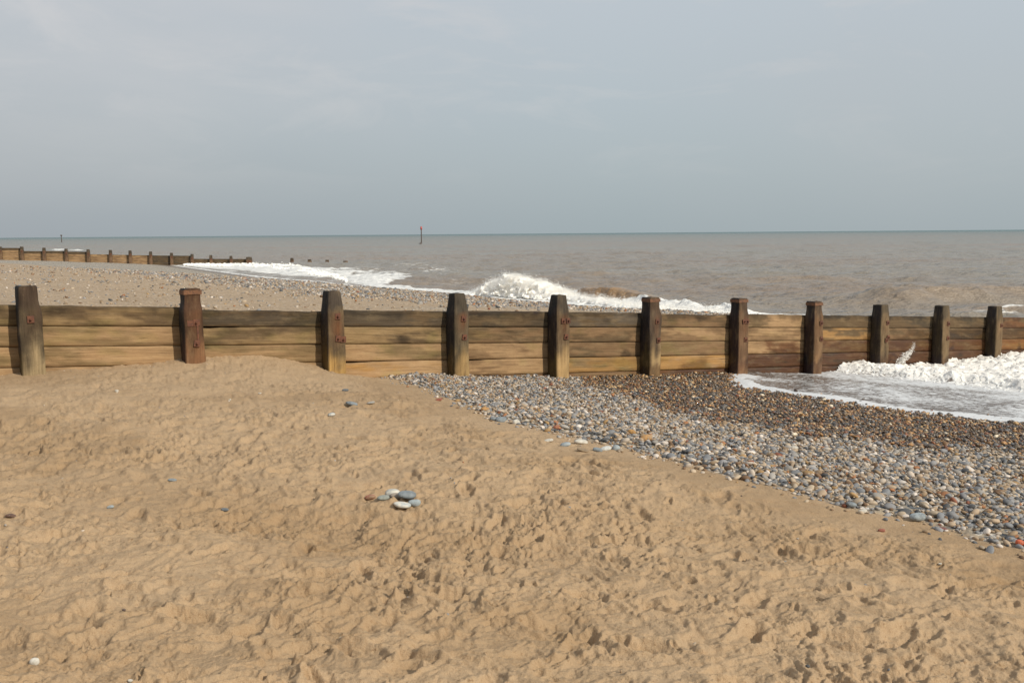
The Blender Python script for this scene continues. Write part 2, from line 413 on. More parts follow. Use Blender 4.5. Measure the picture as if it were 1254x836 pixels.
def pebbles(px, py, pz, size, wet, sub, flat=.5):
    n = len(px); v0, f0 = IC[sub]
    sc3 = np.stack([size*.5*rng.uniform(.9,1.25,n), size*.5*rng.uniform(.6,.95,n), size*.5*rng.uniform(.75,1.3,n)*flat], -1)
    dirs = rng.normal(size=(n,3,3)); dirs /= np.linalg.norm(dirs,axis=-1,keepdims=True)
    bumpv = 1+.16*np.tanh(2*np.einsum('nkd,vd->nvk', dirs, v0)).sum(-1)*rng.uniform(.3,1,(n,1))
    v = v0[None]*bumpv[...,None]*sc3[:,None]
    yaw = rng.uniform(0,2*np.pi,n); tx = rng.normal(0,.38,n); ty = rng.normal(0,.38,n)
    c, s = np.cos(tx), np.sin(tx); v = np.stack([v[...,0], v[...,1]*c[:,None]-v[...,2]*s[:,None], v[...,1]*s[:,None]+v[...,2]*c[:,None]], -1)
    c, s = np.cos(ty), np.sin(ty); v = np.stack([v[...,0]*c[:,None]+v[...,2]*s[:,None], v[...,1], -v[...,0]*s[:,None]+v[...,2]*c[:,None]], -1)
    c, s = np.cos(yaw), np.sin(yaw); v = np.stack([v[...,0]*c[:,None]-v[...,1]*s[:,None], v[...,0]*s[:,None]+v[...,1]*c[:,None], v[...,2]], -1)
    v += np.stack([px,py,pz],-1)[:,None]
    col = PAL[rng.choice(len(PAL), n, p=PWT)]*rng.uniform(.8,1.2,(n,1))
    wc = WPAL[rng.choice(len(WPAL), n, p=WWT)]*rng.uniform(.8,1.3,(n,1))
    isw = (rng.random(n) < np.clip(wet*1.25-.1,0,1)).astype(float)[:,None]
    col = col*(1-isw)+wc*isw
    nv = len(v0)
    return v.reshape(-1,3), (f0[None]+(np.arange(n)*nv)[:,None,None]).reshape(-1,3), np.repeat(col, nv, 0), np.repeat(isw[:,0], nv)
def join(parts):
    V_=[];F_=[];C_=[];W_=[];o=0
    for v,f,c,w in parts:
        V_.append(v);F_.append(f+o);C_.append(c);W_.append(w);o+=len(v)
    return np.vstack(V_), np.vstack(F_), np.vstack(C_), np.concatenate(W_)
poly = np.array([hit(*p)[:2] for p in [(889,467),(897,475),(930,481.5),(985,489.5),(1050,499.5),(1110,508),(1180,517),(1254,523),(1330,532)]]+[np.array((16,9.5)),np.array((22,20)),np.array((16,26))]+[hit(1062,452)[:2], hit(1060,465)[:2], hit(1015,472)[:2], hit(950,469)[:2], hit(915,466)[:2], hit(900,462)[:2]])
def poly_d(x, y, P):             # signed distance to polygon, inside +
    best = np.full(x.shape, 1e9); ins = np.zeros(x.shape, bool)
    for i in range(len(P)):
        a, b = P[i], P[(i+1) % len(P)]; d = b-a; l2 = (d**2).sum()
        t = np.clip(((x-a[0])*d[0]+(y-a[1])*d[1])/l2, 0, 1); best = np.minimum(best, np.hypot(x-a[0]-t*d[0], y-a[1]-t*d[1]))
        c = ((a[1] > y) != (b[1] > y)) & (x < (b[0]-a[0])*(y-a[1])/(b[1]-a[1]+1e-12)+a[0]); ins ^= c
    return np.where(ins, best, -best)
N = 480000
px = rng.uniform(-8.0, 15.0, N); py = rng.uniform(2.0, 24, N)
s_ = shing(px, py); a_, b_ = ab(px, py); rr = np.hypot(px, py)
keep = (b_ < -.05) & (near_s(px,py) < 17.5) & (np.abs(np.arctan2(px,py)) < math.radians(40)) & (rng.random(N) < .10*ss(-.28,-.05,s_)+.9*ss(-.06,.10,s_)) & (s_ > -.28)
strew = (b_ < -.1) & (s_ < -.2) & (rng.random(N) < .0035) & (np.abs(np.arctan2(px,py)) < math.radians(40)); keep |= strew
pdp = poly_d(px, py, poly)+.05*fbm(px*2.2, py*2.2, 4, 3); keep &= (pdp < .10) | ((rng.random(N) < .05) & (pdp < .7))
keep |= (b_ < -.03) & (b_ > -1.2) & (a_ < 2.2) & (a_ > -3) & (rng.random(N) < .06*np.exp(b_*2.2))
px, py = px[keep], py[keep]; s_ = s_[keep]; n = len(px); rr = rr[keep]
size = np.clip(rng.lognormal(math.log(.030), .40, n), .012, .08)
big = rng.random(n) < .008; size[big] *= 1.3
size[s_ < -.2] = rng.uniform(.006,.018,(s_ < -.2).sum())
pz = near_surface(px, py)+size*.10+rng.uniform(-.004,.018,n)*ss(-.02,.3,s_)
wt = wetness(px, py)
nearm = rr < 10.5
parts = [pebbles(px[q], py[q], pz[q], size[q], wt[q], sub) for q, sub in ((nearm,2),(~nearm,1))]
v,f,c,w = join(parts); print('near pebbles', n, len(f))
shg = mesh_np('shingle', v, f, dict(tint=c, wet=w), PEB)
tag(shg, 'bank of mixed grey and brown pebbles between sand and groyne', 'shingle', kind='stuff')
N = 120000
aa = rng.uniform(-22, 22, N); bb = rng.uniform(.1, 46, N)**1.0
px = G0[0]+aa*gd[0]+bb*gn[0]; py = G0[1]+aa*gd[1]+bb*gn[1]; d_, _ = shore(px, py)
g = ss(-15,-10, d_+1.6*fbm(px*.35,py*.35,3,7)+ss(50,90,py)*6)
g = np.maximum(g, .16*ss(.0,.5, fbm(px*.5,py*.5,4,9))+.035)
keep = (d_ < -.15) & (rng.random(N) < g) & (np.abs(px) < .56*py+1)
px, py, d_ = px[keep], py[keep], d_[keep]; n = len(px)
size = np.clip(rng.lognormal(math.log(.045), .35, n), .02, .14)*(1+.012*py)
v,f,c,w = pebbles(px, py, far_rel(px,py)+E0+size*.12, size, ss(-2.0,-.7,d_), 1); print('far pebbles', n)
sh2 = mesh_np('shingle', v, f, dict(tint=c, wet=w), PEB)
tag(sh2, 'pebbles strewn over the beach beyond the groyne', 'shingle', kind='stuff')

# ------------------------------------------------------------------ loose stones on the sand, each a thing
BG=(.22,.25,.265); SL=(.13,.145,.155); WH=(.60,.56,.48); GR=(.36,.36,.33); PB=(.33,.37,.38); RD=(.30,.10,.06); OR=(.45,.24,.08); BR=(.25,.18,.11)
STONES = [ # pixel x, y, width px, height px, colour, second colour, label, name
 (480,603.5,19,11,GR,WH,'grey stone with a white top at the back of the small stone cluster','stone'),
 (469.5,609,15,6,(.30,.32,.28),None,'narrow greenish grey stone at the left side of the stone cluster','stone'),
 (486,606.5,17,8,(.34,.28,.22),None,'brownish grey stone in the middle of the small stone cluster','stone'),
 (498.6,610,22,9,BG,SL,'flat dark blue grey stone lying on top of the stone cluster','stone'),
 (507.5,615.5,15,9,PB,None,'pale bluish grey stone at the right of the stone cluster','stone'),
 (492,617.5,21,7,WH,PB,'flat whitish stone at the front of the small stone cluster','stone'),
 (453,608,13,6,RD,BR,'small reddish brown stone left of the stone cluster','stone'),
 (430.5,493.5,15,5,SL,BG,'flat dark slate stone alone on the smooth sand below third post','stone'),
 (454,493,10,3,(.38,.36,.32),None,'pale grey stone almost buried beside the flat slate stone','stone'),
 (406,507,9,5,BG,WH,'small grey and white stone left of the flat slate stone','stone'),
 (423,477.5,8,4,SL,None,'tiny dark stone on the sand nearest below the third post','stone'),
 (537.6,489,9,4,RD,None,'small brick red stone at the upper edge of the shingle','stone'),
 (595,501,11,7,OR,None,'orange brown pebble standing out at the shingle edge below fourth post','stone'),
 (604.5,512.5,11,5,SL,BG,'dark slate stone left of the rounder blue grey one at the shingle edge','stone'),
 (614.5,513,14,8,BG,SL,'rounded blue grey stone touching the slate stone at the shingle edge','stone'),
 (632.7,516,9,8,WH,None,'white wedge shaped stone at the shingle edge below the fifth post','stone'),
 (672,539,12,4,WH,None,'flat white stone on sand, left of the long white one','stone'),
 (691,543.5,13,6,BG,PB,'angular blue grey stone between the two white stones','stone'),
 (712.8,540.5,17,6,WH,None,'long white stone lying on the sand beside the shingle','stone'),
 (715,551,15,4,BR,None,'flat brown stone half buried in front of the long white stone','stone'),
 (732,550.5,12,6,BG,None,'blue grey stone at the left of the row of three','stone'),
 (742.7,549,14,6,(.62,.62,.58),None,'pale grey oval stone in the middle of the row of three','stone'),
 (754.4,547.5,10,9,BG,PB,'upright grey blue stone at the right of the row of three','stone'),
 (684.5,524.5,14,6,RD,OR,'flat reddish stone in the edge of the shingle','stone'),
 (792,537.5,15,9,OR,BR,'round orange brown stone, largest of the orange ones in the shingle','stone'),
 (774,529.5,10,7,(.40,.22,.07),None,'ochre pebble in the shingle, up and left of the round orange stone','stone'),
 (1122,634,18,9,PB,SL,'blotched grey stone, widest along the lower edge of the shingle','stone'),
 (1043,619.5,12,6,SL,BG,'dark slate stone at the lower shingle edge beside a white one','stone'),
 (1055.5,626,10,5,WH,None,'small white stone in front of the slate at the lower shingle edge','stone'),
 (1153,647,12,4,(.20,.06,.045),None,'flat dark red stone on the sand by the lower shingle edge','stone'),
 (1249,666,9,7,(.55,.12,.05),None,'bright orange red stone at the right end of the shingle','brick_fragment'),
 (1080,649,8,4,RD,None,'small red fragment alone on the sand below the shingle','brick_fragment'),
 (971,549.5,10,6,WH,None,'white pebble in the dry grey part of the shingle','stone'),
 (275.6,623.5,9,4,SL,None,'dark grey pebble alone on the trampled sand left of the cluster','stone'),
 (13,630.5,11,4,(.13,.07,.045),None,'dark brown pebble on the sand near the left edge','stone'),
 (211,587.5,10,3.5,BG,None,'flat blue grey pebble half buried in the trampled sand at left','stone'),
 (135,620.5,8,4,PB,None,'pale blue grey pebble on the sand at the left','stone'),
 (43,809,10,9,WH,None,'round white pebble in the sand at the bottom left','stone'),
 (160,833,6,5,WH,None,'small white shell at the very bottom edge of the beach','shell'),
 (143,478,4,6,WH,None,'white shell standing upright on the sand below the planks','shell'),
 (281,489,4,3,WH,None,'tiny white shell, left one of two below the rusty post','shell'),
 (318,481,4,3,WH,None,'tiny white shell, right one of two below the rusty post','shell'),
 (152,747,4,3,(.12,.08,.06),None,'tiny dark pebble in the trampled sand near the bottom left','stone'),
 (1151,690,4,3,WH,None,'tiny white shell on the sand below the lower shingle edge','shell'),
]
bpy.context.view_layer.update()
def hit2(px, py):                # sight line meets the finished sand mesh
    d = ray(px, py); ok, p, _, _ = beach.ray_cast((0,0,E0), tuple(d/np.linalg.norm(d)))
    return np.array([p[0], p[1], p[2]-E0]) if ok else hit(px, py)
def make_stone(i, px, py, w, h, c1, c2, label, name):
    P = hit2(px, py+h*.35); D = np.linalg.norm(P)
    W = w*D/F*1.0; H = h*D/F*1.05
    v0, f0 = IC[3]; rs = np.random.default_rng(100+i)
    d = rs.normal(size=(6,3)); d /= np.linalg.norm(d, axis=1, keepdims=True)
    k = 1+.10*np.tanh(3*(v0 @ d.T)).sum(1)*.5+.03*pn(v0[:,0]*3+i, v0[:,1]*3+v0[:,2]*2, 3)
    v = np.sign(v0)*np.abs(v0)**.9*k[:,None]*np.array([W/2, W/2*rs.uniform(.65,.85), H/2*.9])
    if name == 'shell':                      # a shallow ribbed dish
        ang = np.arctan2(v0[:,1], v0[:,0]); v = v0*np.array([W/2, W/2*.8, H*.35])*(1+.06*np.cos(ang*14))[:,None]
        v[:,2] += -.25*H*(1-(v0[:,0]**2+v0[:,1]**2))
    t = rs.uniform(-.25,.25); ry = np.array([[math.cos(t),0,math.sin(t)],[0,1,0],[-math.sin(t),0,math.cos(t)]]); v = v @ ry.T
    z = P[2]+E0
    loc = np.array([P[0], P[1], z+max(H*.28,.006)+(.03 if i == 3 else 0)+(.012 if py > 520 and s_in(P) else 0)])
    o = mesh_np(name, v+loc, f0, None, mat_stone(name+'_surface', c1, c2), loc=tuple(loc))
    tag(o, label, 'shell' if name == 'shell' else 'stone', 'loose stones and shells lying on the sand')
def s_in(P): return shing(np.array(P[0]), np.array(P[1])) > 0
for i, s in enumerate(STONES): make_stone(i, *s)

# ------------------------------------------------------------------ timber groynes
TAN=np.array((.43,.295,.165)); OLV=np.array((.27,.20,.112)); OLD=np.array((.145,.105,.062)); BRN=np.array((.255,.172,.10)); DRK=np.array((.085,.063,.040))
DGY=np.array((.135,.105,.075)); GLD=np.array((.47,.295,.125)); RDB=np.array((.165,.092,.052)); PAL_=np.array((.56,.42,.24)); ORG=np.array((.42,.20,.07)); TAN,OLV,OLD,BRN,GLD,RDB = [q_*np.array([.97,.88,.77]) for q_ in (TAN,OLV,OLD,BRN,GLD,RDB)]; TAN = TAN*np.array([1.03,1.06,1.13]); RDB = RDB*np.array([1.12,1.05,.95])
BAYS = {-2:[(OLV,OLD,.5),(TAN,OLV,.5),(TAN,OLV,.3),(TAN,BRN,.2)],
 -1:[(OLV,OLD,.5),(TAN,OLV,.5),(TAN,OLV,.3),(TAN,BRN,.2)],
 0:[(OLV*1.15,OLD,.6),(TAN*.9,OLV,.6),(TAN,OLV,.25),(TAN,BRN,.2)],
 1:[(OLD,DRK,.7),(OLV*1.1,OLD,.7),(TAN*.9,OLV,.5),(TAN,BRN,.2)],
 2:[(DRK*1.2,OLD,.5),(OLV*1.25,OLD,.5),(TAN,OLV,.5),(TAN*1.08,GLD,.3),(TAN,TAN,0)],
 3:[(OLD*.9,DRK,.6),(BRN,OLD,.6),(TAN*.98,BRN,.4),(TAN,BRN,.4),(BRN,RDB,.4)],
 4:[(DGY,OLD,.5),(BRN*1.1,OLD,.5),(BRN,OLD,.45),(GLD*.85,OLV,.35),(BRN,RDB,.4)],
 5:[(BRN,OLD,.6),(TAN*.95,BRN,.5),(BRN*1.1,OLV,.4),(GLD,TAN,.3),(RDB,RDB,.1)],
 6:[(OLD*1.3,TAN,.6),(TAN,BRN,.5),(TAN,RDB,.5),(RDB,DRK,.3),(RDB,DRK,.3)],
 7:[(OLD,DRK,.4),(GLD*.85,OLD,.55),(BRN,RDB,.6),(RDB,DRK,.3),(RDB,DRK,.3)],
 8:[(OLD,DRK,.4),(BRN,OLD,.6),(BRN,RDB,.8),(RDB,DRK,.3),(RDB,DRK,.2)],
 9:[(OLD,DRK,.4),(OLD*1.2,DRK,.5),(RDB*1.2,BRN,.4),(RDB,DRK,.3),(RDB,DRK,.3)],
 10:[(RDB*1.1,OLD,.5),(BRN*.8,OLD,.5),(ORG,GLD,.4),(RDB,DRK,.3),(RDB,DRK,.3)]}
def sweep(ring):                 # ring (n stations, m points, 3) -> verts, faces with end caps
    n, m, _ = ring.shape; V_ = ring.reshape(-1,3); Fq_ = quads(n, m, True)
    c0 = ring[0].mean(0); c1 = ring[-1].mean(0); V_ = np.vstack([V_, c0, c1]); a = np.arange(m); b = (a+1) % m
    t0 = np.stack([np.full(m, n*m), b, a], -1); t1 = np.stack([np.full(m, n*m+1), (n-1)*m+a, (n-1)*m+b], -1)
    return V_, [Fq_, np.vstack([t0, t1])]
def fix_normals(o):
    import bmesh
    bm = bmesh.new(); bm.from_mesh(o.data); bmesh.ops.recalc_face_normals(bm, faces=bm.faces); bm.to_mesh(o.data); bm.free()
def plank_panel(a0, a1, ztop, rows, bay, origin, d2, n2, parent, h=.235, seed=0, nst=70, wavy=.0, slope=GS, gaps=(), wetz=None):
    """planks stacked between two posts; d2 along, n2 across (away from the viewer), ztop height at a=0"""
    Vs=[];Fs4=[];Fs3=[];cols=[];gc=[];wets=[];off=0
    prof = []
    for q in np.linspace(0,1,9): prof.append((-1, 1-q))      # front, top to bottom
    for q in np.linspace(1,0,5): prof.append((1, 1-q))       # back
    prof = np.array(prof); m = len(prof)
    for j in range(rows):
        st = np.linspace(a0, a1, nst); sd = seed*7+j*3
        top = ztop+slope*st-h*j-.001; bot = top-h+.0055
        if j in gaps: top = top-.018*ss(a0+(a1-a0)*.55, a0+(a1-a0)*.05, st)*(1+.5*pn(st*6, st*0+sd, 3))
        if j == 0 and wavy: top = top-wavy*(.5+.8*np.abs(fbm(st*1.1, st*0+sd, 3, 5)))
        top = top+(.006 if j == 0 else .0015)*fbm(st*3, st*0+sd, 2, 2)
        yo = .006*pn(np.array(j*1.7+seed), np.array(seed*2.3), 4)+.004*((j*7+seed*3) % 3-1)
        S_, Pj = np.meshgrid(st, np.arange(m), indexing='ij'); vv = prof[Pj,1]; side = prof[Pj,0]
        zz = bot[:,None]*(1-vv)+top[:,None]*vv
        edge = np.maximum(ss(.97,1,vv), ss(.03,0,vv))
        yy = .037*side*(1-.16*edge)+yo*1.0+.004*fbm(S_*2.2, vv*3+sd, 3, 4)*(side<0)
        fr = (side < 0)
        yy = yy+fr*.006*ss(.25,.7,fbm(S_*3+9, vv*5+sd*3, 2, 6))
        ring = np.stack([origin[0]+S_*d2[0]+yy*n2[0], origin[1]+S_*d2[1]+yy*n2[1], zz+E0], -1)
        v_, (f4, f3) = sweep(ring); Vs.append(v_); Fs4.append(f4+off); Fs3.append(f3+off); off += len(v_)
        b0, b1, k = BAYS[bay][min(j, len(BAYS[bay])-1)]
        nz = fbm(S_*1.1+seed*13, vv*1.4+j*5.3+seed, 5, 6, .6)+.5*fbm(S_*.6+3, vv*8+j*9+seed, 3, 2)
        u = (S_-a0)/(a1-a0)
        t = ss(-.25,.55, nz+(k-.5)*1.3+.55*(u-.5)*(1 if j == 0 else 0))[...,None]
        c_ = b0*(1-t)+b1*t
        # dark ragged top edge, stained ends, drip marks
        te = ss(.50,1.0, vv+.45*fbm(S_*2.3, S_*0+sd, 4, 9))*(.75 if j == 0 else .22)
        c_ = c_*(1-te[...,None]*.75)
        en = (np.exp(-u*9)+np.exp(-(1-u)*12))*.5*(.6+.6*fbm(S_*4, vv*3+sd, 2, 3)); c_ = c_*(1-np.clip(en,0,.6)[...,None]*np.array([.55,.5,.62]))
        kn = ss(.62,.85, pn(S_*2.1+j*3.7+seed*5, vv*1.1+j*2.2, 12)); c_ = c_*(1-.6*kn[...,None])
        gr = ss(.1,.8, fbm(S_*1.7+50, vv*.9+j, 3, 8))*(.35 if bay < 6 else .12); c_ = c_*(1-gr[...,None]*np.array([.28,.10,.45]))
        wv = np.zeros_like(S_)
        if wetz is not None:
            w_ = ss(.05,-.05, zz-(wetz(S_)+.13*fbm(S_*1.6, zz*2, 4, 7))); wv = w_
            c_ = c_*(1-w_[...,None])+w_[...,None]*(c_*np.array([.50,.44,.36])+np.array([.016,.009,.003]))
        c_ = np.clip(c_, .02, .8)
        cc = np.vstack([c_.reshape(-1,3), c_[0].mean(0), c_[-1].mean(0)]); cols.append(cc)
        g_ = np.stack([S_+j*3.3+seed*5.1, vv*h+j*.7+seed, side*.1], -1).reshape(-1,3); gc.append(np.vstack([g_, g_[0], g_[-1]])); wets.append(np.append(wv.ravel(), [0,0]))
    mid = (a0+a1)/2; loc = (origin[0]+mid*d2[0], origin[1]+mid*d2[1], ztop+slope*mid-h*rows+E0)
    return mesh_np('plank_panel', np.vstack(Vs), [np.vstack(Fs4), np.vstack(Fs3)], dict(tint=np.vstack(cols), gc=np.vstack(gc), wet=np.concatenate(wets)), WOOD, parent, loc=loc)
def post_mesh(a, ztop, zbot, origin, d2, n2, parent, seed, style, size=.245, yoff=-.165, nst=60, zr=None, zg=None, name='post'):
    """square timber post; style sets its top and colouring"""
    zr = ztop-.22 if zr is None else zr; zg = zbot+.6 if zg is None else zg
    pr = []
    e = .86
    for (x0,y0),(x1,y1) in (((-1,-1),(1,-1)),((1,-1),(1,1)),((1,1),(-1,1)),((-1,1),(-1,-1))):
        for q in (0.0,.22,.5,.78): pr.append((x0+(x1-x0)*(.07+.86*q/.78), y0+(y1-y0)*(.07+.86*q/.78)))
    pr = np.array(pr); m = len(pr); z = np.concatenate([np.linspace(zbot, ztop-.03, nst), [ztop-.015, ztop-.004, ztop]])
    Zs, Pj = np.meshgrid(z, np.arange(m), indexing='ij')
    hx = pr[Pj,0]*size/2; hy = pr[Pj,1]*size/2
    t = ss(zr-.03, ztop, Zs)
    if style['top'] == 'taper': kx = 1-.30*np.clip((Zs-zr+.02)/(ztop-zr+.02),0,1); ky = kx
    elif style['top'] == 'right':
        sh_ = .28*ss(zr-.12, zr+.12, Zs); kx = 1-0*sh_; ky = kx; hx = np.where(hx > 0, hx*(1-sh_), hx*(1-.10*ss(zr-.3,zr+.2,Zs)))
    elif style['top'] == 'cap': kx = 1-.16*ss(zr-.05, zr+.10, Zs)+.02*ss(ztop-.07, ztop-.055, Zs); ky = kx
    else: kx = 1-.14*t; ky = kx
    kx = kx*(1-.10*ss(ztop-.012, ztop, Zs)); 
    hx = hx*kx; hy = hy*ky
    ang = np.arctan2(pr[Pj,1], pr[Pj,0])
    wear = style.get('wear', .006)
    nn = fbm(ang*1.5+seed*3, Zs*2.5+seed, 4, 3)*wear
    crack = -.010*ss(.72,.9, 1-np.abs(pn(ang*3+seed*2.2, Zs*.7+seed, 6))*1.6)
    k = 1+(nn+crack)/(size/2); hx = hx*k; hy = hy*k
    ln = style.get('lean', 0)*(Zs-zbot)
    hx = hx+ln
    ring = np.stack([origin[0]+(a+hx)*d2[0]+(yoff+hy)*n2[0], origin[1]+(a+hx)*d2[1]+(yoff+hy)*n2[1], Zs+E0], -1)
    ring[-1,:,2] += .008*pn(pr[:,0]*1.5+seed, pr[:,1]*1.5, 2)
    v_, fs = sweep(ring)
    hgt = (Zs-zr); base = np.array(style['mid'])*np.ones(Zs.shape+(3,))
    n1 = fbm(ang*1.2+seed*5, Zs*1.6, 5, 4, .6)
    tt = ss(-.10,.10, hgt+.16*n1)[...,None]; c_ = base*(1-tt)+np.array(style['hi'])*tt
    lo = ss(.42,.10, (Zs-zg)+.20*n1-style.get('lo_up',0))[...,None]; c_ = c_*(1-lo)+np.array(style['lo'])*lo
    front = (pr[Pj,1] < -.9) & (np.abs(pr[Pj,0]) < .95)
    rs = front*np.exp(-((pr[Pj,0]-.15)/.55)**2)*ss(zr-style.get('rust_len',.55), zr-.15, Zs)*ss(zr+.02, zr-.08, Zs)*style.get('rust',.7)
    rs = np.clip(rs*(1+.7*n1),0,1)[...,None]; c_ = c_*(1-rs)+np.array((.155,.066,.028))*rs
    leftf = (pr[Pj,0] < -.9)[...,None]; c_ = np.where(leftf, c_*np.array([.27,.28,.22]), c_)        # slime tint, with shade of the sunless up-beach face painted in
    c_ = c_*(1+.35*fbm(ang*5+seed, Zs*3, 3, 7))[...,None]
    wl = style.get('wet_to')
    wv = np.zeros_like(Zs)
    if wl is not None:
        w_ = ss(.06,-.06, Zs-wl-.1*n1); wv = w_; c_ = c_*(1-.55*w_[...,None]*np.array([.9,1,1]))
    c_ = np.clip(c_, .02, .8)
    tint = np.vstack([c_.reshape(-1,3), c_[0].mean(0), c_[-1].mean(0)])
    g_ = np.stack([Zs+seed*3.1, ang*.12+seed, hy*.3], -1).reshape(-1,3)
    loc = (origin[0]+a*d2[0]+yoff*n2[0], origin[1]+a*d2[1]+yoff*n2[1], zbot+E0)
    return mesh_np(name, v_, fs, dict(tint=tint, gc=np.vstack([g_, g_[0], g_[-1]]), wet=np.append(wv.ravel(),[0,0])), WOOD, parent, loc=loc)
def boxes(name, specs, frame, mat, parent, bev=.006):
    """bevelled boxes (centre u,v,w; half sizes) in the frame (origin, along, across, up)"""
    import bmesh
    bm = bmesh.new(); O, U, Vv = frame
    for (cx,cy,cz,sx,sy,sz,rot,sides) in specs:
        if sides: gm = bmesh.ops.create_cone(bm, cap_ends=True, segments=sides, radius1=sx, radius2=sx*.86, depth=2*sy); vs = gm['verts']; 
        else: vs = bmesh.ops.create_cube(bm, size=2)['verts']
        for v in vs:
            if sides: x, y, z = v.co.x, -v.co.z, v.co.y
            else: x, y, z = v.co.x*sx, v.co.y*sy, v.co.z*sz
            x, z = x*math.cos(rot)-z*math.sin(rot), x*math.sin(rot)+z*math.cos(rot)
            x += cx; y += cy; z += cz
            v.co = (O[0]+x*U[0]+y*Vv[0], O[1]+x*U[1]+y*Vv[1], O[2]+z)
    bmesh.ops.bevel(bm, geom=[e for e in bm.edges if e.calc_length() > .02], offset=bev*.6, segments=1, affect='EDGES')
    bmesh.ops.recalc_face_normals(bm, faces=bm.faces)
    v = np.array([q.co[:] for q in bm.verts]); fs = {}
    for p in bm.faces: fs.setdefault(len(p.verts), []).append([q.index for q in p.verts])
    bm.free()
    return mesh_np(name, v, [np.array(x) for x in fs.values()], None, mat, parent, smooth=False, loc=tuple(O))

grn = empty('timber_groyne', (G0[0], G0[1], -1.5+E0))
tag(grn, 'long weathered timber groyne with rusty bolted posts crossing the near beach into the surf', 'groyne')
post_x = [35,234,407,560,684,797,905,997,1078,1153,1218]
tops = [350,353,356,359,361,364,365,369,373,374,375]
def a_from_px(px, k):            # position along the groyne of the post seen at px
    lo, hi = k*gl-2, k*gl+2
    for _ in range(40):
        m = (lo+hi)/2; P = np.array([*(G0+gd*m+gn*-.165), rail(m)]); q = R.T @ P; x = 627+F*q[0]/-q[2]
        if x < px: lo = m
        else: hi = m
    return lo
A = [a_from_px(px, k) for k, px in enumerate(post_x)]
A = [A[0]-2*gl, A[0]-gl]+A+[A[-1]+gl*(i+1) for i in range(4)]   # posts just outside the picture too
st_ = lambda **k: k
S0 = st_(top='right', hi=(.085,.055,.035), mid=(.10,.075,.045), lo=(.33,.25,.14), rust=.25, wear=.010, lo_up=-.08)
S1 = st_(top='cap', hi=(.105,.052,.027), mid=(.11,.058,.03), lo=(.21,.105,.05), rust=.35, wear=.007, cap=1)
S2 = st_(top='taper', hi=(.085,.065,.048), mid=(.16,.115,.065), lo=(.42,.26,.09), rust=1.0, rust_len=.6, wear=.008)
S3 = st_(top='taper', hi=(.095,.075,.052), mid=(.13,.10,.06), lo=(.40,.26,.11), rust=.75, wear=.005)
S4 = st_(top='taper', hi=(.085,.066,.048), mid=(.17,.115,.065), lo=(.42,.28,.13), rust=.55, wear=.005, lo_up=.12)
S5 = st_(top='cap', hi=(.12,.075,.045), mid=(.13,.09,.06), lo=(.42,.29,.14), rust=.45, wear=.014, lo_up=.15, cap=1)
S6 = st_(top='cap', hi=(.12,.075,.045), mid=(.21,.12,.065), lo=(.38,.22,.11), rust=.5, wear=.006, cap=1)
S7 = st_(top='cap', hi=(.12,.075,.045), mid=(.21,.12,.06), lo=(.30,.17,.08), rust=.4, wear=.007, cap=1)
S8 = st_(top='round', hi=(.12,.09,.055), mid=(.22,.15,.08), lo=(.26,.16,.08), rust=.35, wear=.006)
for q_ in (S0,S1,S2,S3,S4,S5,S6,S7,S8):
    for w_ in ('hi','mid'): q_[w_] = tuple(x*.78 for x in q_[w_])
styles = [S3,S3,S0,S1,S2,S3,S4,S5,S6,S7,S8,S8,S8,S8,S8,S8,S8]
plates = {0:[(.0,.14)],1:[(.02,.17),(.02,.42)],2:[(.02,.08),(.02,.37),(.09,.385)],3:[(.03,.10),(.04,.36)],4:[(0,.12),(.09,.12),(.05,.36)],5:[(.03,.12),(.06,.42)],6:[(0,.11),(.07,.11),(.04,.42)],7:[(.05,.13),(.06,.42)],8:[(.06,.12),(.04,.45),(.09,.40)],9:[(.05,.13),(.05,.42)],10:[(.05,.16)]}
for i, a in enumerate(A):
    k = i-2
    zt = rail(a)+.235
    if 0 <= k < 11:
        P = np.array([*(G0+gd*a+gn*-.165), 0]); D = P @ R[:,2]*-1; d = ray(post_x[k], tops[k]); zt = (d/ (math.hypot(d[0],d[1]))*math.hypot(P[0],P[1]))[2]
    P2 = G0+gd*a
    zg = float(near_rel(P2[0]-.3*gn[0], P2[1]-.3*gn[1]))
    stl = dict(styles[i])
    if k >= 5: stl['wet_to'] = zg+.22+.05*(k-5)
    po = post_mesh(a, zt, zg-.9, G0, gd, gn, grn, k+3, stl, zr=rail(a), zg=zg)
    C0 = (G0[0]+a*gd[0]-.165*gn[0], G0[1]+a*gd[1]-.165*gn[1], rail(a)+E0)
    sp = plates.get(k, [(.03,.12),(.05,.42)])
    for (u, dz) in sp:
        boxes('bolt_plate', [(u,-.128,-dz,.036,.007,.040,random.uniform(-.15,.15),0),(u,-.145,-dz,.017,.013,.017,.3,6),(u,-.160,-dz,.008,.010,.008,.3,8)], (C0,gd,gn), RUST, po, .004)
    if k == 1:
        boxes('iron_strap', [(-.01,-.127,-.175,.075,.005,.035,0,0),(.035,-.128,-.30,.010,.006,.12,0,0)], (C0,gd,gn), RUST, po, .003)
    if stl.get('cap'):
        hw = .245/2*.84; zc = zt-rail(a)-.045
        boxes('iron_cap', [(0,-hw-.003,zc,hw+.004,.003,.026,0,0),(0,hw+.003,zc,hw+.004,.003,.026,0,0),(-hw-.003,0,zc,.003,hw,.026,0,0),(hw+.003,0,zc,.003,hw,.026,0,0)], (C0,gd,gn), mat_rust('rusted_iron_cap', (.10,.05,.028), (.20,.09,.04)), po, .002)
rows = {-2:5,-1:5,0:5,1:5,2:6,3:6,4:6,5:6,6:6,7:7,8:7}
wz = lambda s: np.interp(s, [A[7]-.2, A[7]+.4, A[8], A[9], A[10], A[12], A[12]+8], [-2.35,-2.24,-2.16,-2.06,-2.02,-2.02,-2.2])
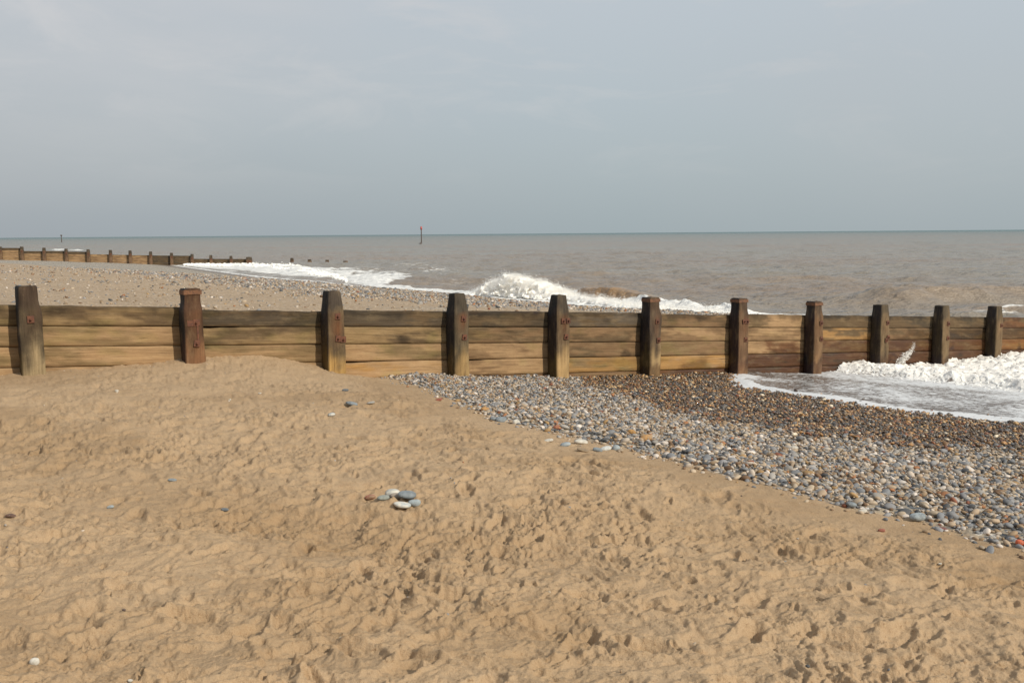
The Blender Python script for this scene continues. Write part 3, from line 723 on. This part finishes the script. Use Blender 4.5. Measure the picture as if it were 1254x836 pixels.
for i in range(len(A)-1):
    k = i-2
    pn_ = plank_panel(A[i]+.002, A[i+1]-.002, G0z, rows.get(k,7), min(k,10), G0, gd, gn, grn, seed=k+3, wavy=.045 if k == 1 else (.018 if k == 2 else (.022 if k == 5 else 0)), gaps={1:(1,),2:(3,),0:(),3:(3,)}.get(k,()), wetz=wz if k >= 5 else None)
# splintered pale rail end beside the sixth post
# ---- far groyne
FG0 = on_plane(55, 316, -2.0)[:2]
fd = np.array([.98,.20]); fd /= np.linalg.norm(fd); fn = np.array([-fd[1], fd[0]])
def fpx(px, z=-1.6):             # along the far groyne from a pixel column
    d = ray(px, 315); n_ = np.array([-d[1], d[0]]); return float(np.dot(-FG0, n_)/np.dot(fd, n_))
fgr = empty('timber_groyne', (FG0[0], FG0[1], -2.0+E0))
tag(fgr, 'distant stepped timber groyne crossing the beach on the left below the horizon', 'groyne')
fposts = [-24,1.5,28,55,82,109,136,160,185,210.5,235.5,258.5,283,305]
ftop =   [301,302,302,303.3,304.5,305.2,306,306.7,308,309.5,311,312.3,313.3,314.6]
fbase =  [311,312,316,317,318,318,317.5,317.5,318,320,322,323,323,323]
FA = [fpx(x) for x in fposts]
def z_at(px, py, a):
    P = FG0+fd*a; d = ray(px, py); return d[2]/math.hypot(d[0],d[1])*math.hypot(*P)
SF = st_(top='round', hi=(.07,.055,.04), mid=(.12,.078,.05), lo=(.18,.11,.065), rust=.6, wear=.006)
FZ = []
for i, a in enumerate(FA):
    zt = z_at(fposts[i], ftop[i], a); zb = z_at(fposts[i], fbase[i], a); FZ.append((zt, zb))
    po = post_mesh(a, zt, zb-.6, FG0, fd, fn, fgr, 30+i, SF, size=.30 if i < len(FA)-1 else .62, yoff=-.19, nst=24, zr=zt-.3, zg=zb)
    C0 = (FG0[0]+a*fd[0]-.19*fn[0], FG0[1]+a*fd[1]-.19*fn[1], zt-.3+E0)
    boxes('bolt_plate', [(.03,-.156 if i < len(FA)-1 else -.32,-.12,.07,.01,.07,0,0)], (C0,fd,fn), RUST, po, .004)
frt = [303.6,303.6,307.5,307.5,308.2,311.5,312,312.5,312.9,313.1,317,317,317.2]   # rail height per bay
BAYS[20] = [(OLD*.9,DRK,.5),(TAN*.95,BRN,.4),(TAN*.9,BRN,.4),(TAN,BRN,.3)]
BAYS[21] = [(TAN*.95,BRN,.5)]*4
BAYS[22] = [(OLD*.9,DRK,.5)]*4
for i in range(len(FA)-1):
    xm = (fposts[i]+fposts[i+1])/2; am = (FA[i]+FA[i+1])/2; z = z_at(xm, frt[i], am)
    bay = 20 if i < 5 else (21 if i < 8 else 22)
    plank_panel(FA[i]-am, FA[i+1]-am, z, 5, bay, FG0+fd*am, fd, fn, fgr, h=.24, seed=40+i, nst=16, slope=-.02)
a0, a1 = fpx(329), fpx(355); am = (a0+a1)/2
plank_panel(a0-am, a1-am, z_at(342, 321.4, am), 2, 22, FG0+fd*am, fd, fn, fgr, h=.2, seed=60, nst=16, slope=0)
for x, y, sz, lab in ((357.5,315.9,.36,'dark post at the seaward end of the low submerged plank of the far groyne'),(379,317.6,.42,'short dark post standing alone in the surf, left of the two'),(400.5,318.2,.40,'short dark post standing alone in the surf, right of the two'),(423,319.4,.5,'barely showing dark post tip in the water past the far groyne')):
    a = fpx(x); zt = z_at(x, y, a); P = FG0+fd*a
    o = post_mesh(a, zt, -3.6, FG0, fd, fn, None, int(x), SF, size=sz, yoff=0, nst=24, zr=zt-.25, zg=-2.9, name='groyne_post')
    if x == 357.5: o.parent = fgr; o.location = tuple(np.array(o.location)-world_loc(fgr)); o.name = 'post'
    else: tag(o, lab, 'post', 'broken off posts of the far groyne standing in the sea')

# ------------------------------------------------------------------ sea
rs_ = np.concatenate([np.linspace(5, 18, 14)[:-1], 1/np.linspace(1/18, 1/900., 620), np.geomspace(930, 14000, 40)])
ts_ = np.concatenate([np.linspace(-180,-42,60)[:-1], np.linspace(-42,42,1000), np.linspace(42,180,61)[1:]])*math.pi/180
ts_ = ts_[(ts_ > math.radians(-100)) & (ts_ < math.radians(150))]
RR, TT = np.meshgrid(rs_, ts_, indexing='ij'); X = RR*np.sin(TT); Y = RR*np.cos(TT)
d, arc = shore(X, Y)
ph = .6*fbm(X*.05, Y*.05, 2, 1)
u = (.45*X+.89*Y); v = (-.89*X+.45*Y)
pu = u+2.2*fbm(u*.03, v*.02, 2, 3)
lod = lambda k: ss(900,200,RR)*1.0
H = .11*np.sin(pu*2*np.pi/13+v*.03+ph*3)*(.5+.8*fbm(u*.02,v*.02,2,5)) + .20*fbm(u*.28, v*.10, 3, 4) + .12*fbm(u*.9, v*.4, 3, 6) + .022*fbm(u*2.7, v*1.5, 3, 8)
H = H*ss(-.5, 6, d)*(1-.6*ss(150,1500,RR))
H += .02*fbm(u*1.4, v*.9, 3, 9)*ss(0,1,d)*ss(300,60,RR)
foam = np.zeros_like(X); silt = np.zeros_like(X)
def seg(P, Q, X, Y):
    dx, dy = Q[0]-P[0], Q[1]-P[1]; l = math.hypot(dx, dy); dx/=l; dy/=l
    return ((X-P[0])*dx+(Y-P[1])*dy)/l, (X-P[0])*(-dy)+(Y-P[1])*dx      # along 0..1, across (left +)
# swash along the far shoreline: its width depends on the place (given by pixel columns of the shore points)
pxc = [200,315,372,458,545,620,680,760]
ash = [shore(np.array([p[0]]), np.array([p[1]]))[1][0] for p in SH]
order = np.argsort(ash); ash = np.array(ash)[order]; pxc_ = np.array(pxc)[order]
col = np.interp(arc, ash, pxc_, left=150, right=900)
outer = np.interp(col, [150,200,240,300,372,430,470,545,620,760,900], [0.5,2,9,11,7.5,2.8,1.7,1.7,2.4,2.2,2.0])
inner = np.interp(col, [150,200,300,372,430,470,545,620,760,900], [0,.2,3.0,3.0,.9,.3,.3,.3,.2,.2])
inb = ss(-.4,.1,d)*(1-ss(.75*outer, outer*1.15, d+.25*outer*fbm(X*.4,Y*.4,3,3)))
foam = np.maximum(foam, inb*(.42+.42*ss(inner*.6, inner*1.3, d)+.16*fbm(X*.5,Y*.5,3,6)))
foam = np.maximum(foam, ss(-.3,.05,d)*ss(.55,.2,d)*.85)
# white water patches behind
def patch(px, py, rx, ry, amt, seed=0):
    P = on_plane(px, py, SEAZ); D = P[1]; sx = rx*D/F; sy = ry*D*D/F/2.85
    g = np.exp(-(((X-P[0]-(Y-P[1])*P[0]/P[1])/sx)**2+((Y-P[1])/sy)**2)); return g*amt
foam = np.maximum(foam, patch(530,330,60,8,.47)); foam = np.maximum(foam, patch(500,324,34,4,.45)); foam = np.maximum(foam, patch(480,341,50,5,.47)); foam = np.maximum(foam, patch(560,348,40,5,.46))
foam = np.maximum(foam, patch(450,330,34,6,.46))
foam = np.maximum(foam, patch(73,305.6,12,1.0,1.2)+patch(95,306.2,9,.8,.9)); foam = np.maximum(foam, patch(198,311.2,5,.6,.8))
foam = np.maximum(foam, patch(1240,382,25,3,.55)+patch(1200,385,40,2,.45)); foam = np.maximum(foam, patch(835,372,60,5,.42))
# the breaking wave: a ridge of water with a silty face, following the shore
B0 = on_plane(585,362,SEAZ)[:2]; B1 = on_plane(700,367,SEAZ)[:2]; B2 = on_plane(790,377,SEAZ)[:2]; B3 = on_plane(900,384.5,SEAZ)[:2]
t, n_ = seg(B1, B2, X, Y); n_ = n_+.25*np.sin(t*5)+.12*fbm(X*1.2,Y*1.2,3,3)
prof = lambda n, w1, w2: np.where(n < 0, np.exp(-(n/w1)**2), np.exp(-(n/w2)**2))
env = ss(-.6,.35,t)*ss(1.25,.45,t)*(1+.15*fbm(t*4,t*0,3,8))
H += .62*env*prof(n_-.5, .38, 1.5)
silt = np.maximum(silt, env*prof(n_-.45,.6,.8)*.95)
foam = np.maximum(foam, env*ss(-.05,-.35,n_)*ss(-1.9,-1.2,n_)*1.0); foam = np.maximum(foam, env*.8*np.exp(-((n_+.35)/.35)**2)*(.7+.6*fbm(X*2,Y*2,2,2)))
foam = np.maximum(foam, ss(-.5,-.2,t)*ss(.25,.05,t)*np.exp(-(n_/1.0)**2))
t, n_ = seg(B2, B3, X, Y)
env = ss(-.3,.0,t)*ss(1.25,.9,t)
foam = np.maximum(foam, env*np.exp(-((n_-.1)/.75)**2)*.95); H += .30*env*np.exp(-((n_-.3)/.45)**2)*(.7+.6*fbm(X*1.5,Y*1.5,3,2))
t, n_ = seg(B3, B3+(B3-B2)*.8, X, Y)
foam = np.maximum(foam, ss(-.1,.1,t)*ss(1,.5,t)*np.exp(-((n_-.1)/.5)**2)*.6)
# unbroken swell at right
for (p0, p1, hgt, w1, w2, sl) in (((1010,372),(1290,367),.55,.9,2.2,.35),((960,364),(1200,360),.16,1.0,2.5,.3),((1120,384),(1300,382),.22,.6,1.2,.4),((620,338),(760,336),.14,1,2.5,.25),((420,317),(600,318),.18,1.5,3,.25),((860,346),(1110,343),.16,1.2,3,.25)):
    C0_ = on_plane(*p0, SEAZ)[:2]; C1_ = on_plane(*p1, SEAZ)[:2]; t, n_ = seg(C0_, C1_, X, Y)
    env = ss(-.05,.35,t)*ss(1.05,.75,t) if p1[0] < 1290 else ss(-.05,.35,t)*ss(1.6,1.2,t)
    n_ = n_+.3*np.sin(t*7)+.3*fbm(X*.3,Y*.3,2,4)
    H += hgt*env*prof(n_, w1, w2); silt = np.maximum(silt, env*prof(n_+.1, w1*.9, w1*.9)*sl*.8)
a_, b_ = ab(X, Y)
H = np.where(b_ < 0, H*ss(16,24,RR), H)
foam = np.clip(foam, 0, 1)*(1-.9*ss(.45,.8,silt))
H += foam*.10*(fbm(X*2.2,Y*2.2,3,7)*.5+.5)*ss(120,60,RR)
farv = np.clip((np.log(RR)-math.log(70))/(math.log(3000)-math.log(70)),0,1)**1.7
sea = mesh_np('sea', np.stack([X,Y,H+SEAZ+E0],-1).reshape(-1,3), quads(len(rs_), len(ts_))[:, ::-1], dict(foam=foam.ravel(), far=np.clip(farv,0,1).ravel(), silt=np.clip(silt,0,1).ravel()), SEA)
tag(sea, 'silty brown grey sea reaching a green grey horizon', kind='structure')

# foam thrown up by the breaking wave: a mass of clots and drops
def clots(name, pts, rad, voxel, label, smooth=12):
    sub = 1; v0, f0 = IC[1]; n = len(pts); sq = rng.uniform(.75,1.3,(n,1,3)); u3 = np.ones((n,1,1))
    v = v0[None]*rad[:,None,None]*sq+pts[:,None]
    f = (f0[None]+(np.arange(n)*len(v0))[:,None,None]).reshape(-1,3)
    o = mesh_np(name, v.reshape(-1,3), f, None, FOAM); tag(o, label, 'foam', kind='stuff')
    if voxel:
        md = o.modifiers.new('merge', 'REMESH'); md.mode = 'VOXEL'; md.voxel_size = voxel; md.use_smooth_shade = True
        if smooth: ms = o.modifiers.new('soften', 'SMOOTH'); ms.iterations = smooth; ms.factor = .5
    return o
pts = []; rad = []; spr = []
for (px0, px1, hs, n, base0, base1, thick) in ((583,705,[0,.35,.75,1.0,.98,.92,.80,.60,.38,.22],15000,361,368.5,.8),(700,790,[.26,.24,.24,.24,.18,.15,.12,.12],3200,369,379,.45),(790,900,[.14,.15,.12,.10,.12,.06,.06],2200,379,385.5,.4)):
    P = on_plane(px0, base0, SEAZ)[:2]; Q = on_plane(px1, base1, SEAZ)[:2]; dv = Q-P; L = math.hypot(*dv); dv = dv/L; nv = np.array([-dv[1], dv[0]])
    u_ = rng.random(n); hmax = np.interp(u_, np.linspace(0,1,len(hs)), hs)*(1+.28*fbm(u_*9, u_*0+n, 3, 4))*.92
    w_ = rng.random(n)**1.0; z = hmax*w_
    off = rng.normal(0,1,n)*thick*(1-.55*w_)*.5
    rd_ = rng.uniform(.05,.10,n)*(1-.4*w_)
    q = P[None]+dv[None]*(u_*L)[:,None]+nv[None]*off[:,None]
    pts.append(np.c_[q, z+SEAZ+E0]); rad.append(rd_)
    m_ = rng.integers(0, n, n*4); m_ = m_[w_[m_] > .5]; spr.append(pts[-1][m_]+rng.normal(0,1,(len(m_),3))*np.array([.11,.11,.09])+np.array([0,0,.05]))
clots('breaker_foam', np.vstack(pts), np.concatenate(rad), .045, 'white foam thrown up by the breaking wave beyond the groyne')
spr = np.vstack(spr); clots('spray', spr, rng.uniform(.004,.012,len(spr)), 0, 'fine spray hanging over the breaking wave')
mv = bpy.data.materials.new('spray_mist'); mv.use_nodes = True; nt = mv.node_tree; nt.nodes.remove(nt.nodes['Principled BSDF'])
pv = nt.nodes.new('ShaderNodeVolumePrincipled'); pv.inputs['Color'].default_value = (.98,.96,.92,1); pv.inputs['Density'].default_value = 2.0; nt.links.new(pv.outputs[0], nt.nodes['Material Output'].inputs['Volume'])
va, fa = IC[3]; V_ = []; F_ = []
P = on_plane(583,361,SEAZ)[:2]; Q = on_plane(705,368.5,SEAZ)[:2]
for k_, (u_, zc, rx, rz) in enumerate(((.12,.22,.55,.26),(.26,.42,.6,.44),(.42,.52,.75,.58),(.62,.42,.7,.48),(.84,.24,.7,.32))):
    c_ = P+(Q-P)*u_; wv_ = va*(1+.22*pn(va[:,0]*2+k_, va[:,1]*2+va[:,2]*1.5, k_))[:,None]
    V_.append(wv_*np.array([rx,.5,rz])+np.array([c_[0], c_[1]+.08*k_-.45, SEAZ+E0+zc])); F_.append(fa+k_*len(va))
mo = mesh_np('spray_mist', np.vstack(V_), np.vstack(F_), None, mv); tag(mo, 'soft white mist over the crest of the breaking wave', 'spray', kind='stuff')
sc.cycles.volume_bounces = 2
# foamy surf along the far shoreline
n = 7000; u_ = rng.random(n)**1.25; cx = 225+u_*200; q = []
for i in range(n):
    f_ = (cx[i]-225)/205; y0 = np.interp(cx[i],[225,300,360,430],[322.5,322,324,343]); y1 = np.interp(cx[i],[225,300,360,430],[325.5,327,333,347]); q.append(on_plane(cx[i], y0+(y1-y0)*rng.random(), SEAZ))
q = np.array(q); q[:,2] = SEAZ+E0+.02+rng.uniform(-.06,.10,n)*ss(.2,.5,.5+.5*fbm(q[:,0]*.5,q[:,1]*.5,3,3))
clots('surf_foam', q, rng.uniform(.05,.13,n), .05, 'white surf running up the far beach beside the distant groyne')

# ------------------------------------------------------------------ swash on the near side, right
gx = np.arange(2.8, 17, .034); gy = np.arange(9, 25, .034)
X, Y = np.meshgrid(gx, gy, indexing='ij'); a_, b_ = ab(X, Y)
pd = poly_d(X, Y, poly)+.05*fbm(X*2.2, Y*2.2, 4, 3)
g = near_rel(X, Y)
bp = np.array([on_plane(*p, -2.72)[:2] for p in [(1056,466),(1085,468),(1120,470),(1180,474),(1254,482),(1330,492)]])
bd = np.full(X.shape, 1e9); sg = np.ones(X.shape); bt = np.zeros(X.shape)
for i in range(len(bp)-1):
    d_ = bp[i+1]-bp[i]; l = math.hypot(*d_); d_ = d_/l
    t = (X-bp[i][0])*d_[0]+(Y-bp[i][1])*d_[1]; tc = np.clip(t, 0 if i else -5, l if i < len(bp)-2 else l+8); ex = X-bp[i][0]-tc*d_[0]; ey = Y-bp[i][1]-tc*d_[1]; q_ = np.hypot(ex, ey); w = q_ < bd
    bd = np.where(w, q_, bd); sg = np.where(w, np.sign(-ex*d_[1]+ey*d_[0]), sg); bt = np.where(w, i+tc/l, bt)
bd = bd*sg+.10*fbm(X*1.4, Y*1.4, 3, 5)            # + behind the front of the bore
wat = np.maximum(g+.030+.026*ss(.0,.25,pd), -2.78)
water = wat+.008*fbm(X*5,Y*9,3,2)*ss(0,.4,pd)
rise = ss(-.02,.32,bd)
bub = np.abs(fbm(X*2.6,Y*2.6,4,8,.6))*.11+.035*np.abs(fbm(X*11,Y*11,3,9))
crest = .06*np.exp(-((bd-.45)/.35)**2)+.0
target = np.maximum(g+.06, -2.78)+rise*(.085+crest+bub*.8)
zs = water*(1-rise)+target*rise
edgeh = .012*np.exp(-((pd-.06)/.06)**2)
zs = zs+edgeh-.05*ss(.02,-.04,pd)
# foam: rim, streaks, and all of the bore
eb = np.interp(X, [3,4.2,7.5,12],[.28,.42,.7,.8])*(1+.4*fbm(X*1.2,Y*1.2,2,1))
low = ss(11.0,9.0,Y-.0*X)  # nothing
front_side = near_s(X,Y) < np.interp(-.6*X+.8*Y, [4,14],[14.2,13.6])+1.0
fo = np.where(front_side, ss(-.03,.02,pd)*ss(eb*1.25, eb*.75, pd)*.95, 0)
fo = np.maximum(fo, .50+.16*fbm(X*.8,Y*.8,3,6)+.10*ss(-2.0,0,bd)+.10*ss(5,8,X))
fo = np.maximum(fo, rise*(.74+.20*fbm(X*1.1,Y*2.2,3,12)+.2*np.exp(-((bd-.2)/.3)**2)))
fo = np.clip(fo, 0, 1)
idx = quads(*X.shape); ok = ((pd.ravel() > -.03) & (b_.ravel() < -.035))[idx].all(1); idx = idx[ok]
used, invx = np.unique(idx.ravel(), return_inverse=True)
V = np.stack([X,Y,zs+E0],-1).reshape(-1,3)[used]; z0 = np.zeros(len(used))
swo = mesh_np('swash', V, invx.reshape(-1,4)[:, ::-1] if False else invx.reshape(-1,4), dict(foam=fo.ravel()[used], far=z0, silt=rise.ravel()[used]), SWASH)
tag(swo, 'thin foamy water running up the shingle at the end of the near groyne', kind='structure')
# churned foam clots on the bore
n = 14000; qi = rng.integers(0, V.shape[0], 120000); bb_ = bd.ravel()[used][qi]; yy_ = V[qi]
pr_ = np.exp(-((bb_-.18)/.15)**2)+.03*ss(.1,.5,bb_); kk = (rng.random(len(qi)) < pr_) & (yy_[:,0] < 15); qi = qi[kk][:n]
pts = V[qi].astype(float); n = len(qi); pts[:,2] += rng.uniform(-.03,.008,n)
clots('surf_foam', pts, rng.uniform(.014,.030,n), .013, 'churned white foam of the bore breaking against the near groyne')
# splash leaping up beside the ninth post
P = on_plane(1077, 452, -2.55); n = 700; u_ = rng.random(n)
gp = G0+gd*(A[10]+.55)+gn*-.45; spx = u_*.42; 
ctr = np.stack([gp[0]+(spx-.3)*gd[0], gp[1]+(spx-.3)*gd[1], -2.60+E0+.08+.38*u_**1.3+.05*np.sin(u_*6)], -1)
ctr += rng.normal(0,1,(n,3))*(.014+.022*(1-u_))[:,None]
clots('splash', ctr, rng.uniform(.005,.011,n)*(1.4-u_), 0, 'thin white splash leaping beside the planks where the bore meets the groyne')

# ------------------------------------------------------------------ sea marks
def lathe(name, prof, loc, mat, parent, seg_=16):
    t = np.linspace(0, 2*np.pi, seg_, endpoint=False)
    ring = np.stack([np.stack([loc[0]+r_*np.cos(t), loc[1]+r_*np.sin(t), np.full(seg_, loc[2]+z)], -1) for r_, z in prof])
    v_, fs = sweep(ring); return mesh_np(name, v_, fs, None, mat, parent, loc=loc)
def marker(px, pb, pt, lab, dist, w, red=True):
    d = ray(px, pb); P = d*(dist/d[1]); P[2] = SEAZ
    d2 = ray(px, pt); top = (d2*(dist/d2[1]))[2]-SEAZ
    loc = (P[0], P[1], E0+SEAZ-.2)
    e = empty('sea_marker', loc); tag(e, lab, 'marker post', 'marker posts standing out at sea')
    body = flat_mat('marker_paint', (.10,.075,.065)); redm = flat_mat('marker_red', (.50,.10,.09))
    lathe('pole', [(w*.5,-1.5),(w*.5,.3),(w*.42,top*.75),(w*.36,top*.98)], loc, body, e)
    if red:
        lathe('base_collar', [(w*.5,-.6),(w*1.1,-.2),(w*1.2,.25),(w*.8,.6),(w*.5,.7)], (loc[0]-.25,loc[1],loc[2]), body, e)
        lathe('top_mark', [(w*.4,-.9),(w*.8,-.88),(w*.8,.0),(w*.4,.02)], (loc[0],loc[1],loc[2]+top+.2), redm, e)
    else: lathe('top_mark', [(w*.4,-.7),(w*1.0,-.68),(w*.9,.0),(w*.3,.02)], (loc[0],loc[1],loc[2]+top+.2), body, e)
marker(516.2, 299.5, 277.5, 'tall thin marker post with a red top standing in the sea', 285, .34)
marker(75.5, 296.5, 287.5, 'faint distant marker post on the horizon at far left', 560, .5, False)

# ------------------------------------------------------------------ air
def haze():
    x0,x1,y0,y1,z0_,z1_ = -13500,13500,-13500,13500,-16.5,8.0
    v = np.array([(x,y,z) for x in (x0,x1) for y in (y0,y1) for z in (z0_,z1_)],float)
    f = np.array([(0,1,3,2),(4,6,7,5),(0,4,5,1),(2,3,7,6),(0,2,6,4),(1,5,7,3)])
    m = bpy.data.materials.new('haze'); m.use_nodes = True; nt = m.node_tree; nt.nodes.remove(nt.nodes['Principled BSDF'])
    pv = nt.nodes.new('ShaderNodeVolumePrincipled'); pv.inputs['Color'].default_value = (.86,.9,.94,1); pv.inputs['Density'].default_value = HAZE
    nt.links.new(pv.outputs[0], nt.nodes['Material Output'].inputs['Volume'])
    o = mesh_np('haze', v, f, None, m, smooth=False); tag(o, 'thin sea haze', kind='stuff')
HAZE = 0.0
if HAZE: haze()

# ------------------------------------------------------------------ sky and sun
sun_el = math.radians(34); sd = np.array([.775,-.635]); sd /= np.linalg.norm(sd)
w = bpy.data.worlds.new('World'); sc.world = w; w.use_nodes = True; nt = w.node_tree; bg = nt.nodes['Background']
sky = nt.nodes.new('ShaderNodeTexSky'); sky.sky_type = 'NISHITA'; sky.sun_disc = False; sky.sun_elevation = sun_el
sky.sun_rotation = math.atan2(sd[0], sd[1]); sky.air_density = 1.2; sky.dust_density = 3; sky.altitude = 0
tc = nt.nodes.new('ShaderNodeTexCoord').outputs['Generated']
sx = nt.nodes.new('ShaderNodeSeparateXYZ'); nt.links.new(tc, sx.inputs[0])
el = sx.outputs['Z']
n1 = noise(nt, scalev(nt, tc, (1,1,2.6)), 2.4, 6, .55, .4); n2 = noise(nt, scalev(nt, tc, (1,1,3.2)), 6, 5, .6, .5)
n3 = noise(nt, scalev(nt, tc, (1,1,2)), 1.1, 3, .5)
g = mixc(nt, mrange(nt, el, 0, .30), (3.90,4.55,4.80), (5.9,6.6,7.25))
left = mth(nt, 'MULTIPLY', mrange(nt, sx.outputs['X'], .05, -.50), mrange(nt, el, .02, .25))
g = mixc(nt, mth(nt,'MULTIPLY', mrange(nt, sx.outputs['X'], .1, -.5), .75), g, mixc(nt, mrange(nt, el, 0, .22), (3.8,4.1,4.45), (4.9,5.2,5.55)))
g = mixc(nt, mth(nt,'MULTIPLY', mth(nt,'MULTIPLY', left, mrange(nt, n1, .38, .66)), .9), g, (7.0,6.75,6.7))
g = mixc(nt, mth(nt,'MULTIPLY', mrange(nt, n2, .50, .64, 0, .42), mrange(nt, el, .03, .2)), g, (6.8,6.65,6.6))
g = mixc(nt, mrange(nt, n3, .5, .75, 0, .4), g, (5.2,5.3,5.5))
c = mixc(nt, .90, sky.outputs[0], g)
nt.links.new(c, bg.inputs['Color']); bg.inputs['Strength'].default_value = .10
L = bpy.data.lights.new('sun', 'SUN'); L.energy = 3.9; L.angle = math.radians(1.2); L.color = (1,.92,.78)
lo = bpy.data.objects.new('sun', L); COL.objects.link(lo); lo.location = (20,-20,30)
from mathutils import Vector
dirv = Vector((sd[0]*math.cos(sun_el), sd[1]*math.cos(sun_el), math.sin(sun_el)))
lo.rotation_euler = dirv.to_track_quat('Z','Y').to_euler()
sc.view_settings.view_transform = 'Standard'; sc.view_settings.look = 'None'; sc.view_settings.gamma = 1; sc.view_settings.exposure = 0
